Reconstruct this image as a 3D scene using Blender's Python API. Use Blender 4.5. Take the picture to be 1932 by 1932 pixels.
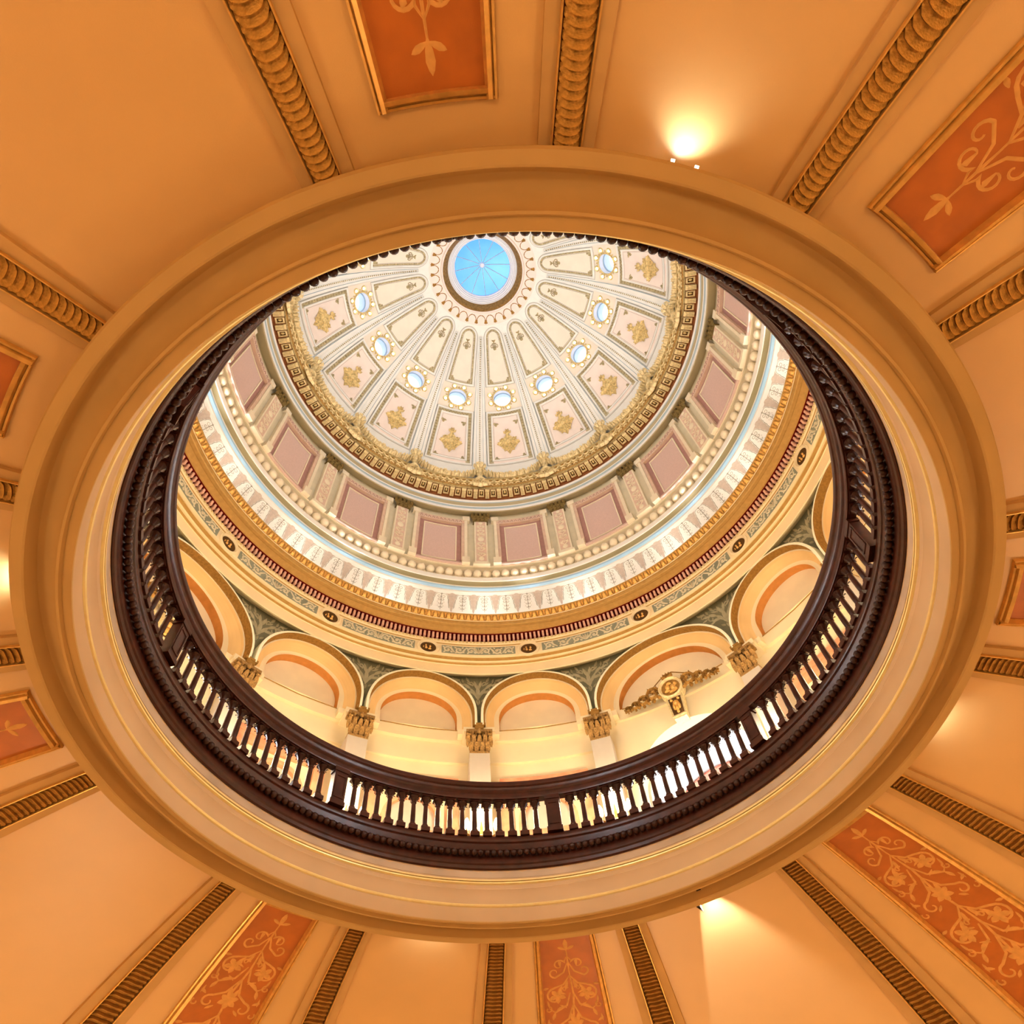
import bpy, math, random
from math import sin, cos, pi, radians as rad, degrees as deg, sqrt, atan2
from mathutils import Matrix, Vector

for o in list(bpy.data.objects):
    bpy.data.objects.remove(o, do_unlink=True)
scene = bpy.context.scene
COL = scene.collection
random.seed(7)

# ------------------------------------------------------------------ units
U = 4.5            # metres per modelling unit (radius of the ring moulding)
ZC = 1.6           # eye height of the photographer above the lower floor
PC = -12.5         # azimuth of the symmetry axis of one quadrant (degrees)
WN = 20.8          # width of a narrow drum bay in degrees
WW = 90 - 3 * WN   # width of a wide drum bay


def W(r, a, z):
    """radius, azimuth (degrees, 0 = +y, 90 = +x), height above the eye -> metres"""
    a = rad(a)
    return (U * r * sin(a), U * r * cos(a), U * z + ZC)


# ------------------------------------------------------------------ camera
cam = bpy.data.cameras.new('camera')
cam.sensor_width = 36.0
cam.lens = 1365.31 / 1932 * 36.0
cam.clip_start = 0.05
cam.clip_end = 500
camo = bpy.data.objects.new('camera', cam)
COL.objects.link(camo)
RX = Vector((0.99785805, -0.03282235, -0.05658627))
RY = Vector((0.0, 0.86501587, -0.50174451))
RZ = Vector((0.06541646, 0.50066979, 0.86316305))
M = Matrix.Identity(4)
for i in range(3):
    M[i][0] = RX[i]
    M[i][1] = -RY[i]
    M[i][2] = -RZ[i]
M[0][3], M[1][3], M[2][3] = U * -0.12412561, U * -1.06500658, ZC
camo.matrix_world = M
scene.camera = camo

# ------------------------------------------------------------------ world: blue sky with bright cloud
world = bpy.data.worlds.new('sky')
scene.world = world
world.use_nodes = True
wn = world.node_tree
wn.nodes.clear()
wo = wn.nodes.new('ShaderNodeOutputWorld')
wb = wn.nodes.new('ShaderNodeBackground')
tc = wn.nodes.new('ShaderNodeTexCoord')
nz = wn.nodes.new('ShaderNodeTexNoise')
nz.inputs['Scale'].default_value = 4.5
nz.inputs['Detail'].default_value = 6
cr = wn.nodes.new('ShaderNodeValToRGB')
cr.color_ramp.elements[0].position = 0.40
cr.color_ramp.elements[0].color = (0.17, 0.40, 0.82, 1)
cr.color_ramp.elements[1].position = 0.60
cr.color_ramp.elements[1].color = (0.92, 0.97, 1.0, 1)
wn.links.new(tc.outputs['Generated'], nz.inputs['Vector'])
wn.links.new(nz.outputs['Fac'], cr.inputs['Fac'])
wn.links.new(cr.outputs['Color'], wb.inputs['Color'])
wb.inputs['Strength'].default_value = 2.6
wn.links.new(wb.outputs['Background'], wo.inputs['Surface'])

# ------------------------------------------------------------------ exposure
scene.view_settings.view_transform = 'Standard'
scene.view_settings.look = 'None'
scene.view_settings.exposure = 0.0
scene.view_settings.gamma = 1.0
scene.view_settings.use_curve_mapping = False
scene.cycles.max_bounces = 4
scene.cycles.diffuse_bounces = 3
scene.cycles.glossy_bounces = 2
scene.cycles.transparent_max_bounces = 6
scene.cycles.use_adaptive_sampling = True
scene.cycles.adaptive_threshold = 0.1
scene.cycles.light_sampling_threshold = 0.01
scene.cycles.use_light_tree = False
scene.cycles.caustics_reflective = False
scene.cycles.caustics_refractive = False
scene.cycles.use_denoising = True


# ------------------------------------------------------------------ lamps of the building and added fill lights
def lamp(name, kind, loc, energy, color, radius=0.1, **kw):
    l = bpy.data.lights.new(name, kind)
    l.energy = energy
    l.color = color
    if kind == 'AREA':
        l.shape = 'RECTANGLE'
        l.size, l.size_y = radius
    else:
        l.shadow_soft_size = radius
    for k, v in kw.items():
        setattr(l, k, v)
    o = bpy.data.objects.new(name, l)
    COL.objects.link(o)
    o.location = loc
    return o


WARM = (1.0, 0.765, 0.46)
HALL_W, DRUM_W, COVE_W, DOME_W = 210, 100, 13, 430


def aim(o, target):
    d = Vector(target) - Vector(o.location)
    o.rotation_euler = d.to_track_quat('-Z', 'Y').to_euler()
    return o


# warm fill lights added out of view in the lower hall
for k in range(6):
    lamp('hall_fill_light', 'POINT', W(1.75, PC + 30 + 60 * k, -0.02), HALL_W, WARM, 0.25)
# concealed lamps lying on top of the main cornice, washing the white cove
for k in range(16):
    lamp('cove_lamp', 'POINT', W(1.372, k * 22.5, 3.040), COVE_W, (0.98, 0.97, 0.98), 0.10)
# unseen fill spots added on the same ledge to brighten the attic and inner dome
for k in range(8):
    aim(lamp('dome_fill_spot', 'SPOT', W(1.335, k * 45 + 10, 3.040), DOME_W, (0.975, 0.97, 1.0), 0.10, spot_size=rad(92), spot_blend=1.0), W(0.35, k * 45 + 190, 4.55))

# ------------------------------------------------------------------ materials
def mat(name, col, rough=0.6, metal=0.0, var=0.06, scale=6.0, bump=0.0, bscale=60.0, emit=None, estr=0.0, spec=0.0):
    m = bpy.data.materials.new(name)
    m.use_nodes = True
    nt = m.node_tree
    b = nt.nodes['Principled BSDF']
    b.inputs['Roughness'].default_value = rough
    b.inputs['Metallic'].default_value = metal
    b.inputs['Specular IOR Level'].default_value = spec
    b.inputs['Base Color'].default_value = (*col, 1)
    if var > 0 or bump > 0:
        t = nt.nodes.new('ShaderNodeTexCoord')
        n = nt.nodes.new('ShaderNodeTexNoise')
        n.inputs['Scale'].default_value = scale
        n.inputs['Detail'].default_value = 2
        nt.links.new(t.outputs['Object'], n.inputs['Vector'])
        if var > 0:
            r = nt.nodes.new('ShaderNodeValToRGB')
            r.color_ramp.elements[0].position = 0.3
            r.color_ramp.elements[1].position = 0.7
            r.color_ramp.elements[0].color = (*[max(0, c * (1 - var)) for c in col], 1)
            r.color_ramp.elements[1].color = (*[min(1, c * (1 + var)) for c in col], 1)
            nt.links.new(n.outputs['Fac'], r.inputs['Fac'])
            nt.links.new(r.outputs['Color'], b.inputs['Base Color'])
        if bump > 0:
            n2 = nt.nodes.new('ShaderNodeTexNoise')
            n2.inputs['Scale'].default_value = bscale
            n2.inputs['Detail'].default_value = 2
            nt.links.new(t.outputs['Object'], n2.inputs['Vector'])
            bp = nt.nodes.new('ShaderNodeBump')
            bp.inputs['Strength'].default_value = bump
            bp.inputs['Distance'].default_value = 0.02
            nt.links.new(n2.outputs['Fac'], bp.inputs['Height'])
            nt.links.new(bp.outputs['Normal'], b.inputs['Normal'])
    if emit:
        m.cycles.emission_sampling = 'NONE'
        b.inputs['Emission Color'].default_value = (*emit, 1)
        b.inputs['Emission Strength'].default_value = estr
    return m


MT = dict(
    ochre=mat('ochre_plaster', (0.80, 0.47, 0.17), 0.40, var=0.03, scale=1.2, bump=0.04, bscale=90, spec=0.8),
    ochre_band=mat('ochre_band', (0.66, 0.39, 0.15), 0.5, var=0.05, scale=3),
    ring=mat('ring_plaster', (0.60, 0.37, 0.14), 0.5, var=0.04, scale=2),
    fascia=mat('pale_fascia', (0.66, 0.46, 0.27), 0.5, var=0.04, scale=2),
    goldline=mat('gilt_line', (1.0, 0.80, 0.38), 0.35, 0.25, var=0.05, scale=12),
    gold=mat('gold_leaf', (0.84, 0.48, 0.13), 0.34, 0.5, var=0.12, scale=14, bump=0.08, bscale=70, spec=0.4),
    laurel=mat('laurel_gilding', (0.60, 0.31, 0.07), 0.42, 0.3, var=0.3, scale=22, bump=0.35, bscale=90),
    laurelshade=mat('laurel_edge_shade', (0.36, 0.17, 0.04), 0.5, 0.2, var=0.2, scale=22),
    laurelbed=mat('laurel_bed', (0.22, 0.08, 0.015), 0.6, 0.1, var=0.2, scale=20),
    olddgold=mat('dark_gold', (0.36, 0.19, 0.05), 0.45, 0.35, var=0.3, scale=16, bump=0.3, bscale=60),
    capgold=mat('capital_gold', (0.40, 0.22, 0.06), 0.4, 0.35, var=0.4, scale=30, bump=0.5, bscale=90, spec=0.4),
    cornicegold=mat('cornice_gold', (0.48, 0.35, 0.15), 0.5, 0.2, var=0.35, scale=24, bump=0.3, bscale=80),
    panel=mat('burnt_orange_paint', (0.55, 0.15, 0.018), 0.40, var=0.10, scale=5, bump=0.06, bscale=120, spec=0.5),
    scroll=mat('painted_scroll', (0.78, 0.39, 0.12), 0.55, var=0.1, scale=12),
    wood=mat('dark_mahogany', (0.046, 0.010, 0.004), 0.30, var=0.35, scale=9, bump=0.05, bscale=40, spec=0.3),
    cream=mat('cream_plaster', (0.90, 0.74, 0.46), 0.6, var=0.04, scale=2),
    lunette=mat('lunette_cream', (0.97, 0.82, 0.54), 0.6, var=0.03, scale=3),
    peach=mat('peach_plaster', (0.86, 0.58, 0.26), 0.6, var=0.04, scale=2),
    yellow=mat('pale_yellow_edge', (1.0, 0.95, 0.70), 0.5, var=0.0),
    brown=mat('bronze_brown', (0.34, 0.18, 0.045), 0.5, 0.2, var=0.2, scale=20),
    orange=mat('orange_reveal', (0.66, 0.27, 0.07), 0.6, var=0.08, scale=8),
    green=mat('sage_green', (0.21, 0.20, 0.125), 0.65, var=0.1, scale=6),
    friezegreen=mat('frieze_green', (0.30, 0.31, 0.23), 0.65, var=0.1, scale=6),
    friezescroll=mat('frieze_relief', (0.70, 0.62, 0.43), 0.6, var=0.08, scale=10),
    greenlight=mat('sage_relief', (0.46, 0.41, 0.26), 0.6, var=0.08, scale=10),
    stone=mat('pale_stone', (0.56, 0.48, 0.38), 0.6, var=0.04, scale=4),
    marble=mat('rose_marble', (0.78, 0.32, 0.17), 0.3, var=0.22, scale=5),
    peachwall=mat('peach_wall', (0.90, 0.62, 0.36), 0.6, var=0.03),
    tan=mat('tan_cornice', (0.52, 0.31, 0.10), 0.5, var=0.08, scale=12),
    dentil=mat('pink_dentil', (0.85, 0.50, 0.38), 0.6, var=0.05),
    red=mat('dark_red', (0.13, 0.008, 0.006), 0.7, var=0.1),
    white=mat('white_cove', (0.90, 0.89, 0.86), 0.6, var=0.02),
    blue=mat('powder_blue', (0.42, 0.68, 0.95), 0.6, var=0.03),
    bluegrey=mat('blue_grey_line', (0.42, 0.52, 0.58), 0.6, var=0.04),
    taupe=mat('taupe_print', (0.56, 0.47, 0.41), 0.7, var=0.08, scale=20),
    grey=mat('grey_line_print', (0.36, 0.33, 0.28), 0.7, var=0.1, scale=20),
    olive=mat('olive_stone', (0.52, 0.45, 0.29), 0.65, var=0.05, scale=4),
    olivedark=mat('olive_soffit_shade', (0.30, 0.26, 0.15), 0.65, var=0.05, scale=4),  # olive soffit, darkened in its colour to read as shaded
    attic=mat('ivory_attic', (0.76, 0.69, 0.51), 0.6, var=0.05, scale=4),
    ivory=mat('ivory_trim', (0.88, 0.78, 0.60), 0.55, var=0.04, scale=6),
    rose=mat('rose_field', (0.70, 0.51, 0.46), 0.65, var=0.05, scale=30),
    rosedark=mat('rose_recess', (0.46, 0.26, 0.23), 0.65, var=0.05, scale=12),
    pinkprint=mat('pink_print', (0.74, 0.54, 0.42), 0.65, var=0.06, scale=10),
    bronze=mat('bronze_capital', (0.20, 0.14, 0.05), 0.5, 0.3, var=0.4, scale=20, bump=0.2),
    domewhite=mat('dome_white', (0.84, 0.83, 0.78), 0.6, var=0.03, scale=4),
    domecream=mat('dome_cream', (0.84, 0.76, 0.64), 0.6, var=0.03, scale=4),
    domepeach=mat('dome_peach', (0.86, 0.745, 0.675), 0.65, var=0.03, scale=4),
    khaki=mat('khaki_border', (0.42, 0.35, 0.20), 0.65, var=0.3, scale=18),
    domegold=mat('bright_gilding', (0.74, 0.57, 0.27), 0.4, 0.25, var=0.25, scale=18, bump=0.2, bscale=60),
    palegold=mat('pale_gilding', (0.82, 0.66, 0.36), 0.45, 0.2, var=0.2, scale=16, bump=0.2, bscale=60),
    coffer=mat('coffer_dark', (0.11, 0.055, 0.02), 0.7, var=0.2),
    rust=mat('rust_soffit', (0.34, 0.13, 0.05), 0.65, var=0.15, scale=14),
    framewhite=mat('white_frame', (0.88, 0.87, 0.90), 0.4, var=0.02),
    steel=mat('grey_bar', (0.42, 0.55, 0.62), 0.4, 0.2, var=0.05),
    floor=mat('hall_floor', (0.55, 0.42, 0.30), 0.35, var=0.15, scale=2),
    lowwall=mat('hall_wall', (0.78, 0.56, 0.32), 0.6, var=0.05, scale=1),
    corridor=mat('white_corridor', (0.90, 0.90, 0.90), 0.6, var=0.02),
    rosered=mat('red_band', (0.62, 0.18, 0.12), 0.6, var=0.08),
    bulb=mat('lit_bulb', (1, 0.95, 0.85), 0.4, var=0, emit=(1.0, 0.93, 0.78), estr=4.0),
    candle=mat('lit_candle', (1, 0.9, 0.7), 0.4, var=0, emit=(1.0, 0.90, 0.66), estr=14.0),
    brass=mat('brass', (0.45, 0.27, 0.08), 0.3, 0.8, var=0.1),
    black=mat('fixture_dark', (0.06, 0.045, 0.03), 0.5, var=0.1),
)


def glass_mat(name, tint, gloss=0.12):
    m = bpy.data.materials.new(name)
    m.use_nodes = True
    nt = m.node_tree
    nt.nodes.clear()
    out = nt.nodes.new('ShaderNodeOutputMaterial')
    mx = nt.nodes.new('ShaderNodeMixShader')
    tr = nt.nodes.new('ShaderNodeBsdfTransparent')
    gl = nt.nodes.new('ShaderNodeBsdfGlossy')
    tr.inputs['Color'].default_value = (*tint, 1)
    gl.inputs['Roughness'].default_value = 0.1
    gl.inputs['Color'].default_value = (0.8, 0.9, 1, 1)
    mx.inputs['Fac'].default_value = gloss
    nt.links.new(tr.outputs[0], mx.inputs[1])
    nt.links.new(gl.outputs[0], mx.inputs[2])
    nt.links.new(mx.outputs[0], out.inputs[0])
    return m


MT['oculus_glass'] = glass_mat('blue_oculus_glass', (0.17, 0.40, 0.74), 0.06)
MT['window_glass'] = glass_mat('clear_window_glass', (0.92, 0.97, 1.0), 0.06)


# ------------------------------------------------------------------ mesh building
class MB:
    def __init__(s):
        s.v, s.f, s.m = [], [], []

    def add(s, vs, fs, mi=0):
        b = len(s.v)
        s.v += [tuple(x) for x in vs]
        for f in fs:
            s.f.append(tuple(i + b for i in f))
            s.m.append(mi)

    def grid(s, fn, us, vs, mi=0, wrap=False):
        """quads over us x vs; mi may be a list (one per v step)"""
        n, k = len(us), len(vs)
        P = [fn(u, v) for u in us for v in vs]
        b = len(s.v)
        s.v += [tuple(p) for p in P]
        for i in range(n if wrap else n - 1):
            i2 = (i + 1) % n
            for j in range(k - 1):
                s.f.append((b + i * k + j, b + i2 * k + j, b + i2 * k + j + 1, b + i * k + j + 1))
                s.m.append(mi[j] if isinstance(mi, (list, tuple)) else mi)

    def box(s, fn, x, y, h, nx=1, mi=0):
        """mapped box: fn(x, y, h); closed on five sides (the side at h[0] too)"""
        xs = [x[0] + (x[1] - x[0]) * i / nx for i in range(nx + 1)]
        ring = [(y[0], h[0]), (y[1], h[0]), (y[1], h[1]), (y[0], h[1]), (y[0], h[0])]
        s.grid(lambda u, q: fn(u, *ring[q]), xs, list(range(5)), mi)
        for xx in (xs[0], xs[-1]):
            s.add([fn(xx, y[0], h[0]), fn(xx, y[1], h[0]), fn(xx, y[1], h[1]), fn(xx, y[0], h[1])], [(0, 1, 2, 3)], mi)

    def stroke(s, fn, pts, h=0.004, mi=0, base=0.0):
        """a raised ribbon; pts = (x, y, halfwidth)"""
        n = len(pts)
        vs = []
        for i, (x, y, w) in enumerate(pts):
            x0, y0, _ = pts[max(0, i - 1)]
            x1, y1, _ = pts[min(n - 1, i + 1)]
            dx, dy = x1 - x0, y1 - y0
            L = sqrt(dx * dx + dy * dy) or 1
            nx, ny = -dy / L * w, dx / L * w
            vs += [fn(x + nx, y + ny, base), fn(x, y, base + h), fn(x - nx, y - ny, base)]
        fs = []
        for i in range(n - 1):
            a, b = 3 * i, 3 * i + 3
            fs += [(a, b, b + 1, a + 1), (a + 1, b + 1, b + 2, a + 2)]
        s.add(vs, fs, mi)

    def blob(s, fn, x, y, rx, ry, h, mi=0, n=8, base=0.0):
        vs = [fn(x, y, base + h)]
        for k, q in ((0.62, 0.72), (1.0, 0.0)):
            vs += [fn(x + rx * k * cos(2 * pi * i / n), y + ry * k * sin(2 * pi * i / n), base + h * q) for i in range(n)]
        fs = [(0, 1 + i, 1 + (i + 1) % n) for i in range(n)]
        fs += [(1 + i, 1 + n + i, 1 + n + (i + 1) % n, 1 + (i + 1) % n) for i in range(n)]
        s.add(vs, fs, mi)

    def lathe(s, prof, n=10, c=(0, 0, 0), mi=0):
        """prof (radius, z) about a vertical axis at c (metres)"""
        s.grid(lambda i, j: (c[0] + prof[j][0] * cos(2 * pi * i / n), c[1] + prof[j][0] * sin(2 * pi * i / n), c[2] + prof[j][1]),
               list(range(n)), list(range(len(prof))), mi, wrap=True)

    def mesh(s, name, mats, angle=35):
        me = bpy.data.meshes.new(name)
        me.from_pydata(s.v, [], s.f)
        for m in mats:
            me.materials.append(MT[m] if isinstance(m, str) else m)
        me.polygons.foreach_set('material_index', s.m)
        me.polygons.foreach_set('use_smooth', [True] * len(s.f))
        me.update()
        me.set_sharp_from_angle(angle=rad(angle))
        return me


def tag(o, label=None, cat=None, group=None, kind=None):
    if label:
        o['label'] = label
    if cat:
        o['category'] = cat
    if group:
        o['group'] = group
    if kind:
        o['kind'] = kind
    return o


def obj(name, me, parent=None, rz=0.0):
    """one object from a mesh built at azimuth 0 and turned to azimuth rz"""
    o = bpy.data.objects.new(name, me)
    COL.objects.link(o)
    o.rotation_euler = (0, 0, -rad(rz))
    if parent is not None:
        o.parent = parent
        o.matrix_parent_inverse = PINV[parent.name]
    PINV[o.name] = (o_world(o)).inverted()
    return o


PINV = {}


def o_world(o):
    from mathutils import Euler
    m = Matrix.Translation(o.location) @ o.rotation_euler.to_matrix().to_4x4()
    return m


def empty(name, loc):
    o = bpy.data.objects.new(name, None)
    o.empty_display_size = 0.2
    COL.objects.link(o)
    o.location = loc
    PINV[o.name] = Matrix.Translation(Vector(loc)).inverted()
    return o


def revolve(mb, prof, n=192, mi=0, a0=0.0, a1=360.0):
    full = abs(a1 - a0) >= 359.9
    k = n if full else n + 1
    us = [a0 + (a1 - a0) * i / n for i in range(k)]
    mb.grid(lambda a, j: W(prof[j][0], a, prof[j][1]), us, list(range(len(prof))), mi, wrap=full)


def cyl(r0):
    """x = arc length at r0, y = height, h = distance inwards"""
    return lambda x, y, h: W(r0 - h, deg(x / r0), y)


def spiral(cx, cy, r0, r1, a0, a1, w0, w1, n=12):
    out = []
    for i in range(n + 1):
        t = i / n
        a = rad(a0 + (a1 - a0) * t)
        r = r0 + (r1 - r0) * t
        out.append((cx + r * cos(a), cy + r * sin(a), w0 + (w1 - w0) * t))
    return out


def mirror(st):
    return [(-x, y, w) for x, y, w in st]


def leaf(x, y, ang, L, w):
    a = rad(ang)
    return [(x + L * t * cos(a), y + L * t * sin(a), w * q) for t, q in ((0, 0.25), (0.3, 0.8), (0.6, 1.0), (0.85, 0.6), (1.0, 0.02))]


def scaled(strokes, sx, sy, ox=0.0, oy=0.0, sw=None):
    sw = sw or min(abs(sx), abs(sy))
    return [[(x * sx + ox, y * sy + oy, w * sw) for x, y, w in s] for s in strokes]


# the clock word for an azimuth as it stands in the picture
def place_word(a):
    a = a % 360
    names = ['bottom', 'lower right', 'right', 'upper right', 'top', 'upper left', 'left', 'lower left']
    return names[int(((a + 22.5) % 360) // 45)]


# ================================================================== lower hall
def dz1(r):
    x = r - 1.0
    return 1.22 - 0.18 * x - 0.13 * x * x


RW = 2.15
FLOORZ = -ZC / U
mb = MB()
mb.add([W(RW, i * 5, FLOORZ) for i in range(72)] + [W(RW, i * 5, FLOORZ - 0.04) for i in range(72)],
       [tuple(range(71, -1, -1)), tuple(range(72, 144))] + [(i, (i + 1) % 72, 72 + (i + 1) % 72, 72 + i) for i in range(72)])
tag(obj('floor', mb.mesh('floor', ['floor'])), 'stone floor of the lower hall under the ochre ceiling', 'floor', kind='structure')
mb = MB()
revolve(mb, [(RW, FLOORZ - 0.04), (RW, dz1(RW)), (RW + 0.05, dz1(RW)), (RW + 0.05, FLOORZ - 0.04), (RW, FLOORZ - 0.04)], 96)
tag(obj('wall_lower', mb.mesh('wall_lower', ['lowwall'])), 'round plaster wall of the lower hall below the ochre ceiling', 'wall', kind='structure')
mb = MB()
rs = [0.992 + (RW - 0.992) * i / 26 for i in range(27)]
revolve(mb, [(r, dz1(r)) for r in rs] + [(r, dz1(r) + 0.03) for r in reversed(rs)], 240)
ceiling = obj('ceiling', mb.mesh('ceiling', ['ochre']))
tag(ceiling, 'smooth ochre plaster ceiling curving down around the round opening', 'ceiling', kind='structure')


def onceil(a, r, h):
    """h below the ceiling surface"""
    return W(r, a, dz1(r) - h)


# --- ribs with a band of overlapping laurel leaves
PANELS = [PC + 90 * q + s * 21.35 for q in range(4) for s in (1, -1)]
RIB_OFF = 10.45


def reach(a):
    a = (a + 180) % 360 - 180
    return 2.05 if abs(a) < 60 else (1.62 if abs(a) < 122 else 1.42)


mb = MB()
xs = [(-2.45, -0.004), (-2.42, 0.010), (-1.38, 0.011), (-1.34, 0.017), (-1.22, 0.017), (-1.16, 0.008), (0, 0.012),
      (1.16, 0.008), (1.22, 0.017), (1.34, 0.017), (1.38, 0.011), (2.42, 0.010), (2.45, -0.004)]
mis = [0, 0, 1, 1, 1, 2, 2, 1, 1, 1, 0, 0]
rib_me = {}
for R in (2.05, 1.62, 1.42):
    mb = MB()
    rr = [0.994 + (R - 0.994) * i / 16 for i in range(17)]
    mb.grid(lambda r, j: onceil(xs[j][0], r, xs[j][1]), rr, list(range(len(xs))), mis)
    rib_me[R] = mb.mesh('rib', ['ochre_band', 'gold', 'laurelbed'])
# one laurel leaf, tip towards the opening; local x tangent, y outward, z up; unit = radius 1
lf = MB()
n = 9
vs = []
for j in range(5):
    for i in range(n):
        t = -1 + 2 * i / (n - 1)
        rim = 0.0105 * sqrt(max(0, 1 - t * t))
        k = j / 4
        y = 0.008 - (0.008 + rim) * k
        hh = 0.0030 + (1 - t * t) * 0.0085 * (0.45 + 0.55 * k) + 0.0040 * k * k
        vs.append((0.0195 * t * U, y * U, -hh * U))
for i in range(n):
    t = -1 + 2 * i / (n - 1)
    vs.append((0.0195 * t * U, -0.0105 * sqrt(max(0, 1 - t * t)) * U, -0.001 * U))
lf.add(vs, [(j * n + i, j * n + i + 1, (j + 1) * n + i + 1, (j + 1) * n + i) for j in range(4) for i in range(n - 1)])
lf.add(vs, [(4 * n + i, 4 * n + i + 1, 5 * n + i + 1, 5 * n + i) for i in range(n - 1)], 1)  # darker tip skirt paints in the shade under each leaf
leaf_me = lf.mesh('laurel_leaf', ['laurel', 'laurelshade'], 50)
k = 0
for p in PANELS:
    for s in (-1, 1):
        a = p + s * RIB_OFF
        k += 1
        R = reach(a)
        rib = obj('trim_%d' % k, rib_me[R], None, a)
        side = 'counterclockwise' if s > 0 else 'clockwise'
        tag(rib, 'gilded laurel rib on the %s side of the %s orange panel' % (side, place_word(p)), 'rib',
            'laurel ribs of the lower ceiling', 'structure')
        r = 1.004
        while r < R - 0.02:
            o = bpy.data.objects.new('laurel_leaf', leaf_me)
            COL.objects.link(o)
            sl = math.atan(-0.18 - 0.26 * (r - 1))
            o.location = W(r, a, dz1(r) - 0.006)
            o.rotation_euler = (sl, 0, -rad(a))
            o.scale = (r, r, r)
            o.parent = rib
            o.matrix_parent_inverse = PINV[rib.name]
            r *= 1.0112


# --- painted panels
def panel_strokes(ymax):
    S = []
    # fleur at the tip
    S += [leaf(0, 1.0, -90, 0.55, 0.13), leaf(0.02, 0.95, -25, 0.34, 0.09), leaf(-0.02, 0.95, 205, 0.34, 0.09)]
    S.append([(0, 0.95, 0.03), (0, 1.6, 0.05), (0, 2.0, 0.03)])
    st = [(0, 1.25, 0.02), (0.12, 1.45, 0.04)] + spiral(0.33, 1.62, 0.24, 0.10, 200, 470, 0.055, 0.03) + [(0.30, 1.50, 0.09), (0.34, 1.44, 0.02)]
    S += [st, mirror(st)]
    st = [(0, 1.5, 0.03), (0.2, 1.95, 0.05), (0.52, 2.15, 0.05)] + spiral(0.52, 1.93, 0.22, 0.05, 90, -200, 0.05, 0.03)
    S += [st, mirror(st)]
    y = 2.1
    q = 0
    while y < ymax:
        S.append([(0, y - 0.2, 0.03), (0.05, y + 0.8, 0.05), (-0.05, y + 1.7, 0.05), (0, y + 2.6, 0.03)])
        for sx in (1, -1):
            def A(st):
                S.append([(x * sx, yy, w) for x, yy, w in st])
            A([(0, y, 0.03), (0.25, y + 0.35, 0.05), (0.55, y + 0.45, 0.05)] + spiral(0.56, y + 0.80, 0.33, 0.08, -85, 280, 0.055, 0.03, 16))
            A([(0.05, y + 0.7, 0.03), (0.22, y + 1.2, 0.05), (0.62, y + 1.42, 0.05), (0.82, y + 1.25, 0.02)])
            A([(0.02, y + 1.2, 0.03), (0.2, y + 1.7, 0.05), (0.5, y + 1.9, 0.05)] + spiral(0.52, y + 2.12, 0.22, 0.05, -90, 230, 0.05, 0.03, 12))
            for L in (leaf(0.3, y + 0.4, 60, 0.34, 0.08), leaf(0.25, y + 1.2, 25, 0.36, 0.09), leaf(0.12, y + 1.5, 100, 0.4, 0.09),
                      leaf(0.62, y + 1.42, 70, 0.3, 0.08), leaf(0.78, y + 0.45, 15, 0.2, 0.07), leaf(0.1, y + 0.2, 75, 0.4, 0.08),
                      leaf(0.72, y + 1.9, -30, 0.22, 0.07)):
                A(L)
            for L in (leaf(0.45, y + 1.15, 150, 0.26, 0.05), leaf(0.85, y + 0.95, 100, 0.3, 0.05), leaf(0.30, y + 2.2, 40, 0.24, 0.06), leaf(0.85, y + 1.65, 85, 0.28, 0.05), leaf(0.2, y + 0.75, -20, 0.22, 0.05)):
                A(L)
            A(spiral(0.84, y + 1.30, 0.13, 0.03, 250, -80, 0.04, 0.03, 9))
            A(spiral(0.22, y + 0.55, 0.12, 0.03, 200, 500, 0.04, 0.03, 9))
            A(spiral(0.85, y + 2.25, 0.12, 0.03, -60, 240, 0.04, 0.03, 9))
            fx, fy = (0.50, y + 0.80)
            for m in range(5):
                A(leaf(fx, fy, 20 + 72 * m, 0.29, 0.125))
        for m in range(6):
            S.append(leaf(0.0, y + 1.95, 30 + 60 * m, 0.29, 0.12))
        y += 2.45
        q += 1
    return S


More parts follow.
